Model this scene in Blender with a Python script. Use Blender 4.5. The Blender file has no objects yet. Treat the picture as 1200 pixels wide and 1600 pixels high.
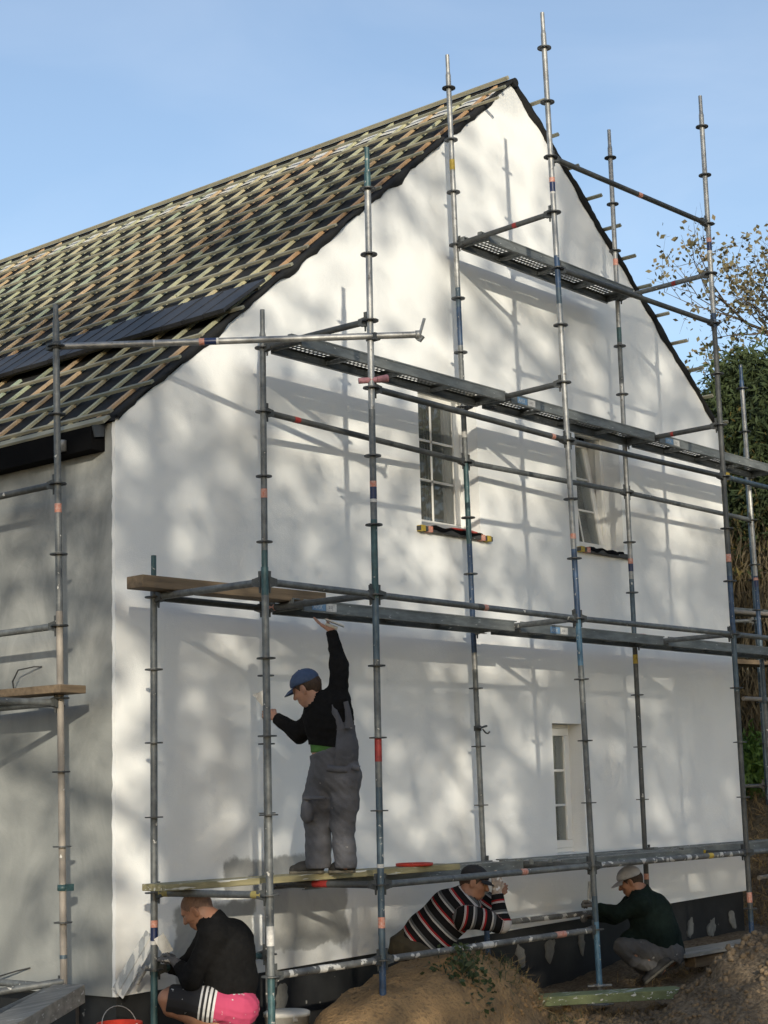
import bpy, math, random
import numpy as np
from mathutils import Vector, Matrix
random.seed(7); rng = np.random.default_rng(11)
scene = bpy.context.scene
COL = scene.collection
R_ = math.radians

# ------------------------------------------------------------------ camera
CP = np.array([-7.78148, -9.04014, 1.59422])
FPX = 2626.6
def _rot(a, b, c):
    rz = lambda t: np.array([[math.cos(t), -math.sin(t), 0], [math.sin(t), math.cos(t), 0], [0, 0, 1]])
    rx = np.array([[1, 0, 0], [0, math.cos(b), -math.sin(b)], [0, math.sin(b), math.cos(b)]])
    return rz(a) @ rx @ rz(c)
CR = _rot(R_(-49.93257), R_(99.60967), R_(-1.60182))
cam = bpy.data.cameras.new('camera')
cam.sensor_fit = 'VERTICAL'; cam.sensor_height = 36; cam.lens = FPX * 36 / 1600
cam.clip_start = 0.1; cam.clip_end = 2000
camo = bpy.data.objects.new('camera', cam); COL.objects.link(camo)
M = Matrix.Identity(4)
for i in range(3):
    for j in range(3): M[i][j] = CR[i, j]
    M[i][3] = CP[i]
camo.matrix_world = M
scene.camera = camo
def at(u, v, depth):                      # a point of the place, surveyed from the photograph
    return CP + depth * (CR @ np.array([(u - 600) / FPX, -(v - 800) / FPX, -1.0]))
def proj(P):
    q = (np.asarray(P, float) - CP) @ CR
    return 600 + FPX * q[0] / -q[2], 800 - FPX * q[1] / -q[2]

# ------------------------------------------------------------------ light
SUN = Vector((0.926, 1.0, -0.338)).normalized()      # direction the light travels
w = bpy.data.worlds.new('World'); scene.world = w; w.use_nodes = True
nt = w.node_tree; nt.nodes.clear()
sky = nt.nodes.new('ShaderNodeTexSky'); sky.sky_type = 'NISHITA'; sky.sun_disc = False
sky.sun_elevation = R_(14); sky.sun_rotation = math.atan2(-SUN.x, -SUN.y)
sky.air_density = 1.0; sky.dust_density = 1.2; sky.ozone_density = 2.0; sky.altitude = 100
tc = nt.nodes.new('ShaderNodeTexCoord')
mp = nt.nodes.new('ShaderNodeMapping'); mp.inputs['Scale'].default_value = (1.4, 3.2, 7)
mp.inputs['Rotation'].default_value = (0, 0.2, 0.5)
nz = nt.nodes.new('ShaderNodeTexNoise'); nz.inputs['Scale'].default_value = 1.3; nz.inputs['Detail'].default_value = 6
nz.inputs['Distortion'].default_value = 0.8
rp = nt.nodes.new('ShaderNodeValToRGB'); rp.color_ramp.elements[0].position = 0.42; rp.color_ramp.elements[1].position = 0.85
rp.color_ramp.elements[0].color = (0.07, 0.07, 0.07, 1); rp.color_ramp.elements[1].color = (0.18, 0.18, 0.18, 1)
mx = nt.nodes.new('ShaderNodeMix'); mx.data_type = 'RGBA'
mx.inputs['B'].default_value = (6.9, 6.9, 7.0, 1)
bg = nt.nodes.new('ShaderNodeBackground'); bg.inputs['Strength'].default_value = 0.15
out = nt.nodes.new('ShaderNodeOutputWorld')
L = nt.links.new
L(tc.outputs['Generated'], mp.inputs['Vector']); L(mp.outputs['Vector'], nz.inputs['Vector'])
L(nz.outputs['Fac'], rp.inputs['Fac']); L(rp.outputs['Color'], mx.inputs['Factor'])
L(sky.outputs['Color'], mx.inputs['A']); L(mx.outputs['Result'], bg.inputs['Color']); L(bg.outputs['Background'], out.inputs['Surface'])
sl = bpy.data.lights.new('sun', 'SUN'); sl.energy = 3.45; sl.angle = R_(0.53); sl.color = (1.0, 0.905, 0.735)
so = bpy.data.objects.new('sun', sl); COL.objects.link(so)
so.rotation_euler = SUN.to_track_quat('-Z', 'Y').to_euler(); so.location = (-30, -32, 14)
vs = scene.view_settings; vs.view_transform = 'Standard'; vs.look = 'None'; vs.exposure = 0.40; vs.gamma = 1; vs.use_curve_mapping = False
scene.cycles.max_bounces = 8; scene.cycles.diffuse_bounces = 4; scene.cycles.use_denoising = True

# ------------------------------------------------------------------ materials
MATS = {}
def mat(name, col, rough=0.8, metal=0.0, var=0.0, vscale=8.0, col2=None, bump=0.0, bscale=60.0, stretch=(1, 1, 1),
        rnd=0.0, spots=None, spot_scale=40, spot_thr=0.7, spec=0.5, rndcol=None, transl=0.0):
    if name in MATS: return MATS[name]
    m = bpy.data.materials.new(name); m.use_nodes = True
    n = m.node_tree.nodes; l = m.node_tree.links.new
    b = n['Principled BSDF']
    b.inputs['Roughness'].default_value = rough; b.inputs['Metallic'].default_value = metal
    b.inputs['Specular IOR Level'].default_value = spec
    t = n.new('ShaderNodeTexCoord'); mp = n.new('ShaderNodeMapping'); mp.inputs['Scale'].default_value = stretch
    l(t.outputs['Object'], mp.inputs['Vector'])
    oi = n.new('ShaderNodeObjectInfo')
    add = n.new('ShaderNodeVectorMath'); add.operation = 'ADD'
    sc = n.new('ShaderNodeMath'); sc.operation = 'MULTIPLY'; sc.inputs[1].default_value = 37.0
    l(oi.outputs['Random'], sc.inputs[0]); l(mp.outputs['Vector'], add.inputs[0]); l(sc.outputs[0], add.inputs[1])
    vec = add.outputs[0]
    c1 = (*col, 1); c2 = (*(col2 or [c * (1 - var) for c in col]), 1)
    mixn = n.new('ShaderNodeMix'); mixn.data_type = 'RGBA'; mixn.inputs['A'].default_value = c1; mixn.inputs['B'].default_value = c2
    nz = n.new('ShaderNodeTexNoise'); nz.inputs['Scale'].default_value = vscale; nz.inputs['Detail'].default_value = 7; nz.inputs['Roughness'].default_value = 0.62
    l(vec, nz.inputs['Vector'])
    mr = n.new('ShaderNodeMapRange'); mr.inputs['From Min'].default_value = 0.35; mr.inputs['From Max'].default_value = 0.65
    l(nz.outputs['Fac'], mr.inputs['Value']); l(mr.outputs[0], mixn.inputs['Factor'])
    o = mixn.outputs['Result']
    if rndcol:
        cr = n.new('ShaderNodeValToRGB'); cr.color_ramp.interpolation = 'LINEAR'
        els = cr.color_ramp.elements
        while len(els) < len(rndcol): els.new(0.5)
        for i, c in enumerate(rndcol): els[i].position = i / (len(rndcol) - 1); els[i].color = (*c, 1)
        l(oi.outputs['Random'], cr.inputs['Fac'])
        mm = n.new('ShaderNodeMix'); mm.data_type = 'RGBA'; mm.blend_type = 'MULTIPLY'; mm.inputs['Factor'].default_value = 1
        l(cr.outputs['Color'], mm.inputs['A']); l(o, mm.inputs['B']); o = mm.outputs['Result']
    if rnd:
        hs = n.new('ShaderNodeHueSaturation'); ml = n.new('ShaderNodeMapRange')
        ml.inputs['To Min'].default_value = 1 - rnd; ml.inputs['To Max'].default_value = 1 + rnd
        l(oi.outputs['Random'], ml.inputs['Value']); l(ml.outputs[0], hs.inputs['Value']); l(o, hs.inputs['Color']); o = hs.outputs['Color']
    if spots:
        n2 = n.new('ShaderNodeTexNoise'); n2.inputs['Scale'].default_value = spot_scale; n2.inputs['Detail'].default_value = 3; l(vec, n2.inputs['Vector'])
        r2 = n.new('ShaderNodeMapRange'); r2.inputs['From Min'].default_value = spot_thr; r2.inputs['From Max'].default_value = spot_thr + 0.03
        l(n2.outputs['Fac'], r2.inputs['Value'])
        m2 = n.new('ShaderNodeMix'); m2.data_type = 'RGBA'; m2.inputs['B'].default_value = (*spots, 1)
        l(r2.outputs[0], m2.inputs['Factor']); l(o, m2.inputs['A']); o = m2.outputs['Result']
        if metal:
            mi = n.new('ShaderNodeMath'); mi.operation = 'MULTIPLY_ADD'; mi.inputs[1].default_value = -metal; mi.inputs[2].default_value = metal
            l(r2.outputs[0], mi.inputs[0]); l(mi.outputs[0], b.inputs['Metallic'])
    l(o, b.inputs['Base Color'])
    if bump:
        n3 = n.new('ShaderNodeTexNoise'); n3.inputs['Scale'].default_value = bscale; n3.inputs['Detail'].default_value = 5; l(vec, n3.inputs['Vector'])
        bp = n.new('ShaderNodeBump'); bp.inputs['Strength'].default_value = bump; bp.inputs['Distance'].default_value = 0.01
        l(n3.outputs['Fac'], bp.inputs['Height']); l(bp.outputs['Normal'], b.inputs['Normal'])
    if transl:
        tr = n.new('ShaderNodeBsdfTranslucent'); l(o, tr.inputs['Color'])
        ms = n.new('ShaderNodeMixShader'); ms.inputs['Fac'].default_value = transl
        l(b.outputs['BSDF'], ms.inputs[1]); l(tr.outputs['BSDF'], ms.inputs[2])
        l(ms.outputs[0], n['Material Output'].inputs['Surface'])
    MATS[name] = m; return m

GALV = mat('galvanised_steel', (0.36, 0.365, 0.36), 0.5, 0.55, 0.4, 14, bump=0.1, spots=(0.16, 0.15, 0.14), spot_scale=22, spot_thr=0.66)
OLDST = mat('weathered_steel', (0.165, 0.177, 0.18), 0.55, 0.25, 0.45, 16, bump=0.12, spots=(0.55, 0.54, 0.50), spot_scale=16, spot_thr=0.68)
DKST = mat('dark_steel', (0.085, 0.09, 0.09), 0.6, 0.2, 0.4, 16, bump=0.1, spots=(0.42, 0.41, 0.38), spot_scale=18, spot_thr=0.71)
SPLAT = mat('plaster_splashed_steel', (0.17, 0.172, 0.168), 0.6, 0.2, 0.45, 16, bump=0.2, spots=(0.52, 0.51, 0.48), spot_scale=13, spot_thr=0.57)
BEIGE = mat('dusty_steel', (0.30, 0.27, 0.235), 0.75, 0.1, 0.25, 10, bump=0.15, spots=(0.6, 0.6, 0.57), spot_scale=20, spot_thr=0.7)
BLUE = mat('blue_paint_steel', (0.035, 0.075, 0.15), 0.5, 0.1, 0.5, 18, bump=0.1, spots=(0.3, 0.3, 0.29), spot_scale=30, spot_thr=0.66)
LBLUE = mat('light_blue_paint_steel', (0.10, 0.21, 0.31), 0.5, 0.1, 0.4, 18, bump=0.1, spots=(0.4, 0.4, 0.38), spot_scale=30, spot_thr=0.66)
TEAL = mat('teal_paint_steel', (0.045, 0.105, 0.115), 0.5, 0.15, 0.45, 16, bump=0.1, spots=(0.30, 0.30, 0.28), spot_scale=24, spot_thr=0.66)
BLUEGREY = mat('worn_blue_steel', (0.085, 0.125, 0.16), 0.5, 0.3, 0.4, 14, bump=0.1, spots=(0.4, 0.4, 0.38), spot_scale=24, spot_thr=0.68)
REDP = mat('red_paint', (0.33, 0.03, 0.025), 0.55, 0, 0.4, 30)
ORANGE = mat('orange_tape', (0.50, 0.15, 0.085), 0.6, 0, 0.45, 60, col2=(0.55, 0.36, 0.30))
NAVY = mat('navy_tape', (0.012, 0.025, 0.09), 0.4, 0, 0.3, 40)
WHITE = mat('white_sticker', (0.62, 0.61, 0.58), 0.6, 0, 0.3, 50)
YELLOW = mat('yellow_tape', (0.50, 0.36, 0.05), 0.6, 0, 0.35, 50)
OCHRE = mat('ochre_foam', (0.36, 0.30, 0.10), 0.8, 0, 0.35, 30)
ROS = mat('rosette_steel', (0.075, 0.08, 0.083), 0.5, 0.45, 0.3, 30, rnd=0.35)
DECK = mat('deck_steel', (0.21, 0.225, 0.222), 0.55, 0.3, 0.4, 9, stretch=(0.6, 3, 3), bump=0.1, spots=(0.48, 0.48, 0.45), spot_scale=26, spot_thr=0.69)
DECKD = mat('dusty_deck', (0.30, 0.30, 0.285), 0.8, 0.1, 0.4, 22, bump=0.4, spots=(0.55, 0.54, 0.5), spot_scale=30, spot_thr=0.6)
BATTEN = mat('batten_wood', (1, 1, 1), 0.75, 0, 0.25, 10, stretch=(3, 0.3, 3), bump=0.1, bscale=30,
             rndcol=[(0.29, 0.28, 0.205), (0.25, 0.26, 0.20), (0.32, 0.29, 0.205), (0.235, 0.245, 0.195), (0.30, 0.285, 0.215)])
COUNTER = mat('counter_batten_wood', (1, 1, 1), 0.75, 0, 0.22, 8, stretch=(3, 3, 0.5), bump=0.1, bscale=30,
              rndcol=[(0.46, 0.26, 0.13), (0.37, 0.41, 0.28), (0.47, 0.43, 0.26), (0.33, 0.40, 0.30), (0.48, 0.42, 0.27), (0.48, 0.32, 0.19), (0.36, 0.40, 0.27), (0.50, 0.45, 0.30)])
PLANK = mat('plank_wood', (0.20, 0.145, 0.09), 0.8, 0, 0.4, 6, stretch=(0.4, 5, 5), bump=0.2, bscale=30)
PLANKY = mat('pale_plank_wood', (0.30, 0.27, 0.15), 0.85, 0, 0.45, 5, stretch=(0.5, 5, 5), bump=0.25, bscale=30, spots=(0.5, 0.5, 0.46), spot_scale=7, spot_thr=0.6)
GREENP = mat('green_plank', (0.20, 0.235, 0.11), 0.8, 0, 0.3, 6, stretch=(0.4, 5, 5), bump=0.2, spots=(0.62, 0.62, 0.58), spot_scale=9, spot_thr=0.62)
GREYW = mat('grey_board', (0.30, 0.285, 0.25), 0.85, 0, 0.4, 5, stretch=(0.5, 5, 5), bump=0.25, spots=(0.55, 0.55, 0.52), spot_scale=9, spot_thr=0.68)
MEMB = mat('roof_membrane', (0.017, 0.0175, 0.018), 0.8, 0, 0.4, 3, bump=0.7, bscale=9, spec=0.25)
MEMBL = mat('ridge_membrane', (0.62, 0.62, 0.60), 0.5, 0, 0.2, 3, bump=0.4, bscale=9)
BLACKP = mat('black_profile', (0.003, 0.003, 0.0035), 0.9, 0, 0.2, 6, spec=0.1)
TILE = mat('slate_tile', (0.026, 0.027, 0.031), 0.55, 0, 0.3, 12, bump=0.08, rnd=0.18)
PVC = mat('white_pvc', (0.74, 0.735, 0.70), 0.4, 0, 0.06, 4)
GASKET = mat('gasket', (0.02, 0.02, 0.022), 0.5)
CURTAIN = mat('curtain', (0.46, 0.45, 0.42), 0.9, 0, 0.25, 3, stretch=(30, 30, 0.2))
SILL = mat('stone_sill', (0.055, 0.055, 0.055), 0.6, 0, 0.4, 20, spots=(0.5, 0.5, 0.48), spot_scale=30, spot_thr=0.68)
REDT = mat('red_plastic', (0.52, 0.04, 0.02), 0.45, 0, 0.3, 15, spots=(0.6, 0.55, 0.5), spot_scale=22, spot_thr=0.68)
PINKF = mat('pink_foam', (0.42, 0.20, 0.22), 0.8, 0, 0.3, 20)
STEELT = mat('trowel_steel', (0.42, 0.43, 0.43), 0.45, 0.4, 0.4, 20, stretch=(1, 1, .4), spots=(0.54, 0.54, 0.52), spot_scale=20, spot_thr=0.5)
WPLASTIC = mat('white_plastic', (0.56, 0.56, 0.53), 0.45, 0, 0.2, 12, spots=(0.35, 0.34, 0.31), spot_scale=20, spot_thr=0.68)
CONC = mat('concrete', (0.21, 0.21, 0.175), 0.9, 0, 0.3, 6, bump=0.3)
WIRE = mat('cable', (0.03, 0.03, 0.03), 0.5)
DAB = mat('plaster_dab', (0.21, 0.208, 0.19), 0.9, 0, 0.3, 12, bump=0.2)

# ------------------------------------------------------------------ mesh helpers
WL = {}
def link(o, parent=None, wloc=(0, 0, 0)):
    wloc = Vector([float(q) for q in wloc]); COL.objects.link(o); WL[o.name] = wloc
    if parent is not None:
        o.parent = parent; o.location = wloc - WL[parent.name]
    else: o.location = wloc
    return o
def tag(o, label=None, category=None, group=None, kind=None):
    if label: o['label'] = label
    if category: o['category'] = category
    if group: o['group'] = group
    if kind: o['kind'] = kind
    return o
def empty(name, wloc, label, category, group=None):
    o = bpy.data.objects.new(name, None); o.empty_display_size = 0.2
    return tag(link(o, None, wloc), label, category, group)
def meshobj(name, me, parent=None, wloc=(0, 0, 0), rot=None):
    o = bpy.data.objects.new(name, me); link(o, parent, wloc)
    if rot is not None: o.rotation_mode = 'QUATERNION'; o.rotation_quaternion = rot
    return o
def nrm(v):
    v = np.asarray(v, float); return v / (np.linalg.norm(v) + 1e-12)
class MB:
    def __init__(s): s.v = []; s.f = []; s.m = []; s.sm = []
    def add(s, vs, fs, mi=0, smooth=False):
        o = len(s.v); s.v += [tuple(map(float, q)) for q in vs]
        for f in fs: s.f.append([i + o for i in f]); s.m.append(mi); s.sm.append(smooth)
        return s
    def box(s, c, size, ax=None, mi=0, bev=0.0):
        c = np.asarray(c, float); h = np.asarray(size, float) / 2
        A = np.eye(3) if ax is None else np.array(ax, float)
        vs = [c + A[0] * x * h[0] + A[1] * y * h[1] + A[2] * z * h[2] for x in (-1, 1) for y in (-1, 1) for z in (-1, 1)]
        return s.add(vs, [(0, 1, 3, 2), (4, 6, 7, 5), (0, 4, 5, 1), (2, 3, 7, 6), (0, 2, 6, 4), (1, 5, 7, 3)], mi)
    def bar(s, a, b, wd, th, up=(0, 0, 1), mi=0):
        a = np.asarray(a, float); b = np.asarray(b, float); d = nrm(b - a); sd = nrm(np.cross(np.asarray(up, float), d)); u = np.cross(d, sd)
        return s.box((a + b) / 2, (np.linalg.norm(b - a), wd, th), (d, sd, u), mi)
    def tube(s, pts, r, n=12, mi=0, caps=True):
        pts = [np.asarray(q, float) for q in pts]; rs = r if hasattr(r, '__len__') else [r] * len(pts)
        o = len(s.v); prev = None; vs = []
        for i, q in enumerate(pts):
            d = nrm(pts[min(i + 1, len(pts) - 1)] - pts[max(i - 1, 0)])
            if prev is None:
                ref = np.array([0, 0, 1.0]) if abs(d[2]) < 0.9 else np.array([1.0, 0, 0])
                e1 = nrm(np.cross(d, ref))
            else: e1 = nrm(prev - d * (prev @ d))
            prev = e1; e2 = np.cross(d, e1)
            for k in range(n):
                t = 2 * math.pi * k / n; vs.append(q + rs[i] * (math.cos(t) * e1 + math.sin(t) * e2))
        fs = [(i * n + k, i * n + (k + 1) % n, (i + 1) * n + (k + 1) % n, (i + 1) * n + k) for i in range(len(pts) - 1) for k in range(n)]
        s.add(vs, fs, mi, True)
        if caps: s.add([vs[k] for k in range(n)], [tuple(range(n - 1, -1, -1))], mi); s.add([vs[-n + k] for k in range(n)], [tuple(range(n))], mi)
        return s
    def lathe(s, c, prof, n=24, mi=0, ax=None):
        A = np.eye(3) if ax is None else np.array(ax, float); c = np.asarray(c, float); vs = []
        for r, z in prof:
            for k in range(n):
                t = 2 * math.pi * k / n; vs.append(c + A[0] * r * math.cos(t) + A[1] * r * math.sin(t) + A[2] * z)
        fs = [(i * n + k, i * n + (k + 1) % n, (i + 1) * n + (k + 1) % n, (i + 1) * n + k) for i in range(len(prof) - 1) for k in range(n)]
        return s.add(vs, fs, mi, True)
    def mesh(s, name, mats, origin=(0, 0, 0)):
        me = bpy.data.meshes.new(name); o = np.asarray(origin, float)
        me.from_pydata([tuple(np.asarray(q) - o) for q in s.v], [], s.f)
        for m_ in (mats if isinstance(mats, (list, tuple)) else [mats]): me.materials.append(m_)
        me.polygons.foreach_set('material_index', s.m); me.polygons.foreach_set('use_smooth', s.sm); me.update()
        return me
    def build(s, name, mats, parent=None, origin=None):
        if origin is None:
            a = np.array(s.v); lo, hi = a.min(0), a.max(0); origin = ((lo[0] + hi[0]) / 2, (lo[1] + hi[1]) / 2, lo[2])
        return meshobj(name, s.mesh(name, mats, origin), parent, origin)
def bevel(o, wdt=0.004, seg=1):
    m_ = o.modifiers.new('bevel', 'BEVEL'); m_.width = wdt; m_.segments = seg; m_.limit_method = 'ANGLE'; return o
def pobj(name, verts, faces, mats, parent=None, wloc=(0, 0, 0), smooth=False, mi=None):
    me = bpy.data.meshes.new(name); verts = np.asarray(verts, np.float32); faces = np.asarray(faces, np.int32)
    nv, nf, k = len(verts), len(faces), faces.shape[1]
    me.vertices.add(nv); me.vertices.foreach_set('co', (verts - np.asarray(wloc, np.float32)).ravel())
    me.loops.add(nf * k); me.loops.foreach_set('vertex_index', faces.ravel())
    me.polygons.add(nf); me.polygons.foreach_set('loop_start', np.arange(nf, dtype=np.int32) * k)
    me.polygons.foreach_set('loop_total', np.full(nf, k, np.int32)) if hasattr(me.polygons[0], 'loop_total') and False else None
    for m_ in (mats if isinstance(mats, (list, tuple)) else [mats]): me.materials.append(m_)
    if mi is not None: me.polygons.foreach_set('material_index', np.asarray(mi, np.int32))
    if smooth: me.polygons.foreach_set('use_smooth', np.ones(nf, bool))
    me.update(calc_edges=True); me.validate()
    return meshobj(name, me, parent, wloc)
def vnoise(x, y, seed=0):
    def h(i, j): 
        t = np.sin(i * 127.1 + j * 311.7 + seed * 74.7) * 43758.5453; return t - np.floor(t)
    xi, yi = np.floor(x), np.floor(y); fx, fy = x - xi, y - yi; fx = fx * fx * (3 - 2 * fx); fy = fy * fy * (3 - 2 * fy)
    return (h(xi, yi) * (1 - fx) + h(xi + 1, yi) * fx) * (1 - fy) + (h(xi, yi + 1) * (1 - fx) + h(xi + 1, yi + 1) * fx) * fy - 0.5
def fbm(x, y, oct=4, seed=0):
    s = 0; a = 1
    for i in range(oct): s = s + a * vnoise(x * 2 ** i, y * 2 ** i, seed + i * 3); a *= 0.5
    return s

# ------------------------------------------------------------------ ground
GX = np.concatenate([-np.geomspace(1, 140, 26)[::-1] - 2, np.linspace(-2.9, 11, 200), 11 + np.geomspace(0.2, 140, 30)])
GY = np.concatenate([-np.geomspace(1, 140, 26)[::-1] - 5, np.linspace(-5.9, 1.0, 120), 1 + np.geomspace(0.2, 150, 34)])
def sst(a, b, x): t = np.clip((x - a) / (b - a), 0, 1); return t * t * (3 - 2 * t)
def ground_h(x, y):
    x = np.asarray(x, float); y = np.asarray(y, float)
    h = -0.12 + 0.20 * sst(5.0, 7.6, x) + 0.05 * fbm(x * 0.7, y * 0.7, 3, 2)
    h = h - 0.16 * sst(2.2, 0.2, x) * sst(-2.6, -1.4, y)
    # sand mound between the standards
    e = ((x - 1.95) / 1.40) ** 2 + ((y + 1.12 - 0.1 * (x - 2)) / 0.62) ** 2
    md = np.clip(1 - e, 0, 1) ** 0.55 * (0.56 + 0.12 * fbm(x * 2.2, y * 2.2, 3, 5))
    h = h + md
    # heap of dug-out soil
    e2 = ((x - 4.9) / 2.5) ** 2 + ((y + 2.95) / 0.95) ** 2
    hp = np.clip(1 - e2, 0, 1) ** 0.8 * (0.50 + 0.20 * fbm(x * 1.6, y * 1.6, 4, 9))
    rid = lambda f, sd: 1 - 2 * np.abs(vnoise(x * f, y * f, sd))
    h = h + np.maximum(hp, 0) * (1 + 0.35 * (rid(3.1, 40) - .5) + 0.28 * (rid(7.3, 41) - .5)) + np.clip(md, 0, .3) * (0.16 * (rid(2.7, 44) - .5) + 0.14 * (rid(6.1, 45) - .5))
    # the bank to the right of the house
    h = h + sst(9.25, 11.3, x + 0.15 * fbm(x, y, 2, 3)) * (1.42 + 0.18 * fbm(x * 0.7, y * 0.7, 3, 3)) * sst(-4.5, -0.5, y) + 0.7 * sst(12, 20, x) * sst(-14, 0, y + 0.2 * x)
    near = np.exp(-((x - 3) / 7) ** 2 - ((y + 2) / 4) ** 2)
    h = h + near * (0.045 * fbm(x * 6, y * 6, 3, 7) + 0.02 * fbm(x * 17, y * 17, 2, 8))
    h = h - 0.25 * sst(-3.5, -7, y) * sst(14, 8, x)
    return h
gx, gy = np.meshgrid(GX, GY, indexing='ij'); gz = ground_h(gx, gy)
nx, ny = len(GX), len(GY)
ii, jj = np.meshgrid(np.arange(nx - 1), np.arange(ny - 1), indexing='ij'); b0 = (ii * ny + jj).ravel()
gf = np.stack([b0, b0 + ny, b0 + ny + 1, b0 + 1], 1)
def ground_mat():
    m = bpy.data.materials.new('soil_and_sand'); m.use_nodes = True; n = m.node_tree.nodes; l = m.node_tree.links.new; b = n['Principled BSDF']
    b.inputs['Roughness'].default_value = 0.95; b.inputs['Specular IOR Level'].default_value = 0.2
    at_ = n.new('ShaderNodeAttribute'); at_.attribute_name = 'sand'
    ag = n.new('ShaderNodeAttribute'); ag.attribute_name = 'turf'
    t = n.new('ShaderNodeTexCoord')
    nz = n.new('ShaderNodeTexNoise'); nz.inputs['Scale'].default_value = 5; nz.inputs['Detail'].default_value = 8; l(t.outputs['Object'], nz.inputs['Vector'])
    n2 = n.new('ShaderNodeTexNoise'); n2.inputs['Scale'].default_value = 35; n2.inputs['Detail'].default_value = 6; l(t.outputs['Object'], n2.inputs['Vector'])
    def mix(a, bb, f):
        x = n.new('ShaderNodeMix'); x.data_type = 'RGBA'
        for k, q in (('A', a), ('B', bb)):
            if isinstance(q, tuple): x.inputs[k].default_value = (*q, 1)
            else: l(q, x.inputs[k])
        l(f, x.inputs['Factor']); return x.outputs['Result']
    def rng_(s, a, bb):
        r = n.new('ShaderNodeMapRange'); r.inputs['From Min'].default_value = a; r.inputs['From Max'].default_value = bb; l(s, r.inputs['Value']); return r.outputs[0]
    f1 = rng_(nz.outputs['Fac'], 0.35, 0.65); f2 = rng_(n2.outputs['Fac'], 0.35, 0.68)
    soil = mix((0.15, 0.115, 0.078), (0.24, 0.185, 0.125), f1); soil = mix(soil, (0.08, 0.06, 0.04), f2)
    sand = mix((0.32, 0.205, 0.10), (0.22, 0.145, 0.075), f1); sand = mix(sand, (0.15, 0.10, 0.06), rng_(n2.outputs['Fac'], 0.52, 0.75))
    turf = mix((0.17, 0.13, 0.06), (0.07, 0.085, 0.03), f1)
    c = mix(mix(soil, sand, at_.outputs['Fac']), turf, ag.outputs['Fac'])
    l(c, b.inputs['Base Color'])
    ad = n.new('ShaderNodeMath'); ad.operation = 'ADD'; l(nz.outputs['Fac'], ad.inputs[0]); l(n2.outputs['Fac'], ad.inputs[1])
    bp = n.new('ShaderNodeBump'); bp.inputs['Strength'].default_value = 0.9; bp.inputs['Distance'].default_value = 0.03
    l(ad.outputs[0], bp.inputs['Height']); l(bp.outputs['Normal'], b.inputs['Normal']); return m
GMAT = ground_mat()
ground = pobj('ground', np.stack([gx.ravel(), gy.ravel(), gz.ravel()], 1), gf, GMAT, smooth=True)
tag(ground, 'bare building-site ground with sand mound and dug soil', kind='structure')
e_ = ((gx - 1.95) / 1.55) ** 2 + ((gy + 1.12) / 0.75) ** 2
sandv = np.clip(1.35 - e_, 0, 1) + 0.6 * np.exp(-((gx - 4.2) / 1.2) ** 2 - ((gy + 1.3) / 0.5) ** 2) + 0.35 * fbm(gx * 1.5, gy * 1.5, 3, 4)
turfv = np.maximum(sst(9.5, 13, gx), sst(-8, -13, gy)) * 0.9
for nm, vv in (('sand', sandv), ('turf', turfv)):
    a_ = ground.data.attributes.new(nm, 'FLOAT', 'POINT'); a_.data.foreach_set('value', np.clip(vv, 0, 1).astype(np.float32).ravel())

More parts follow.
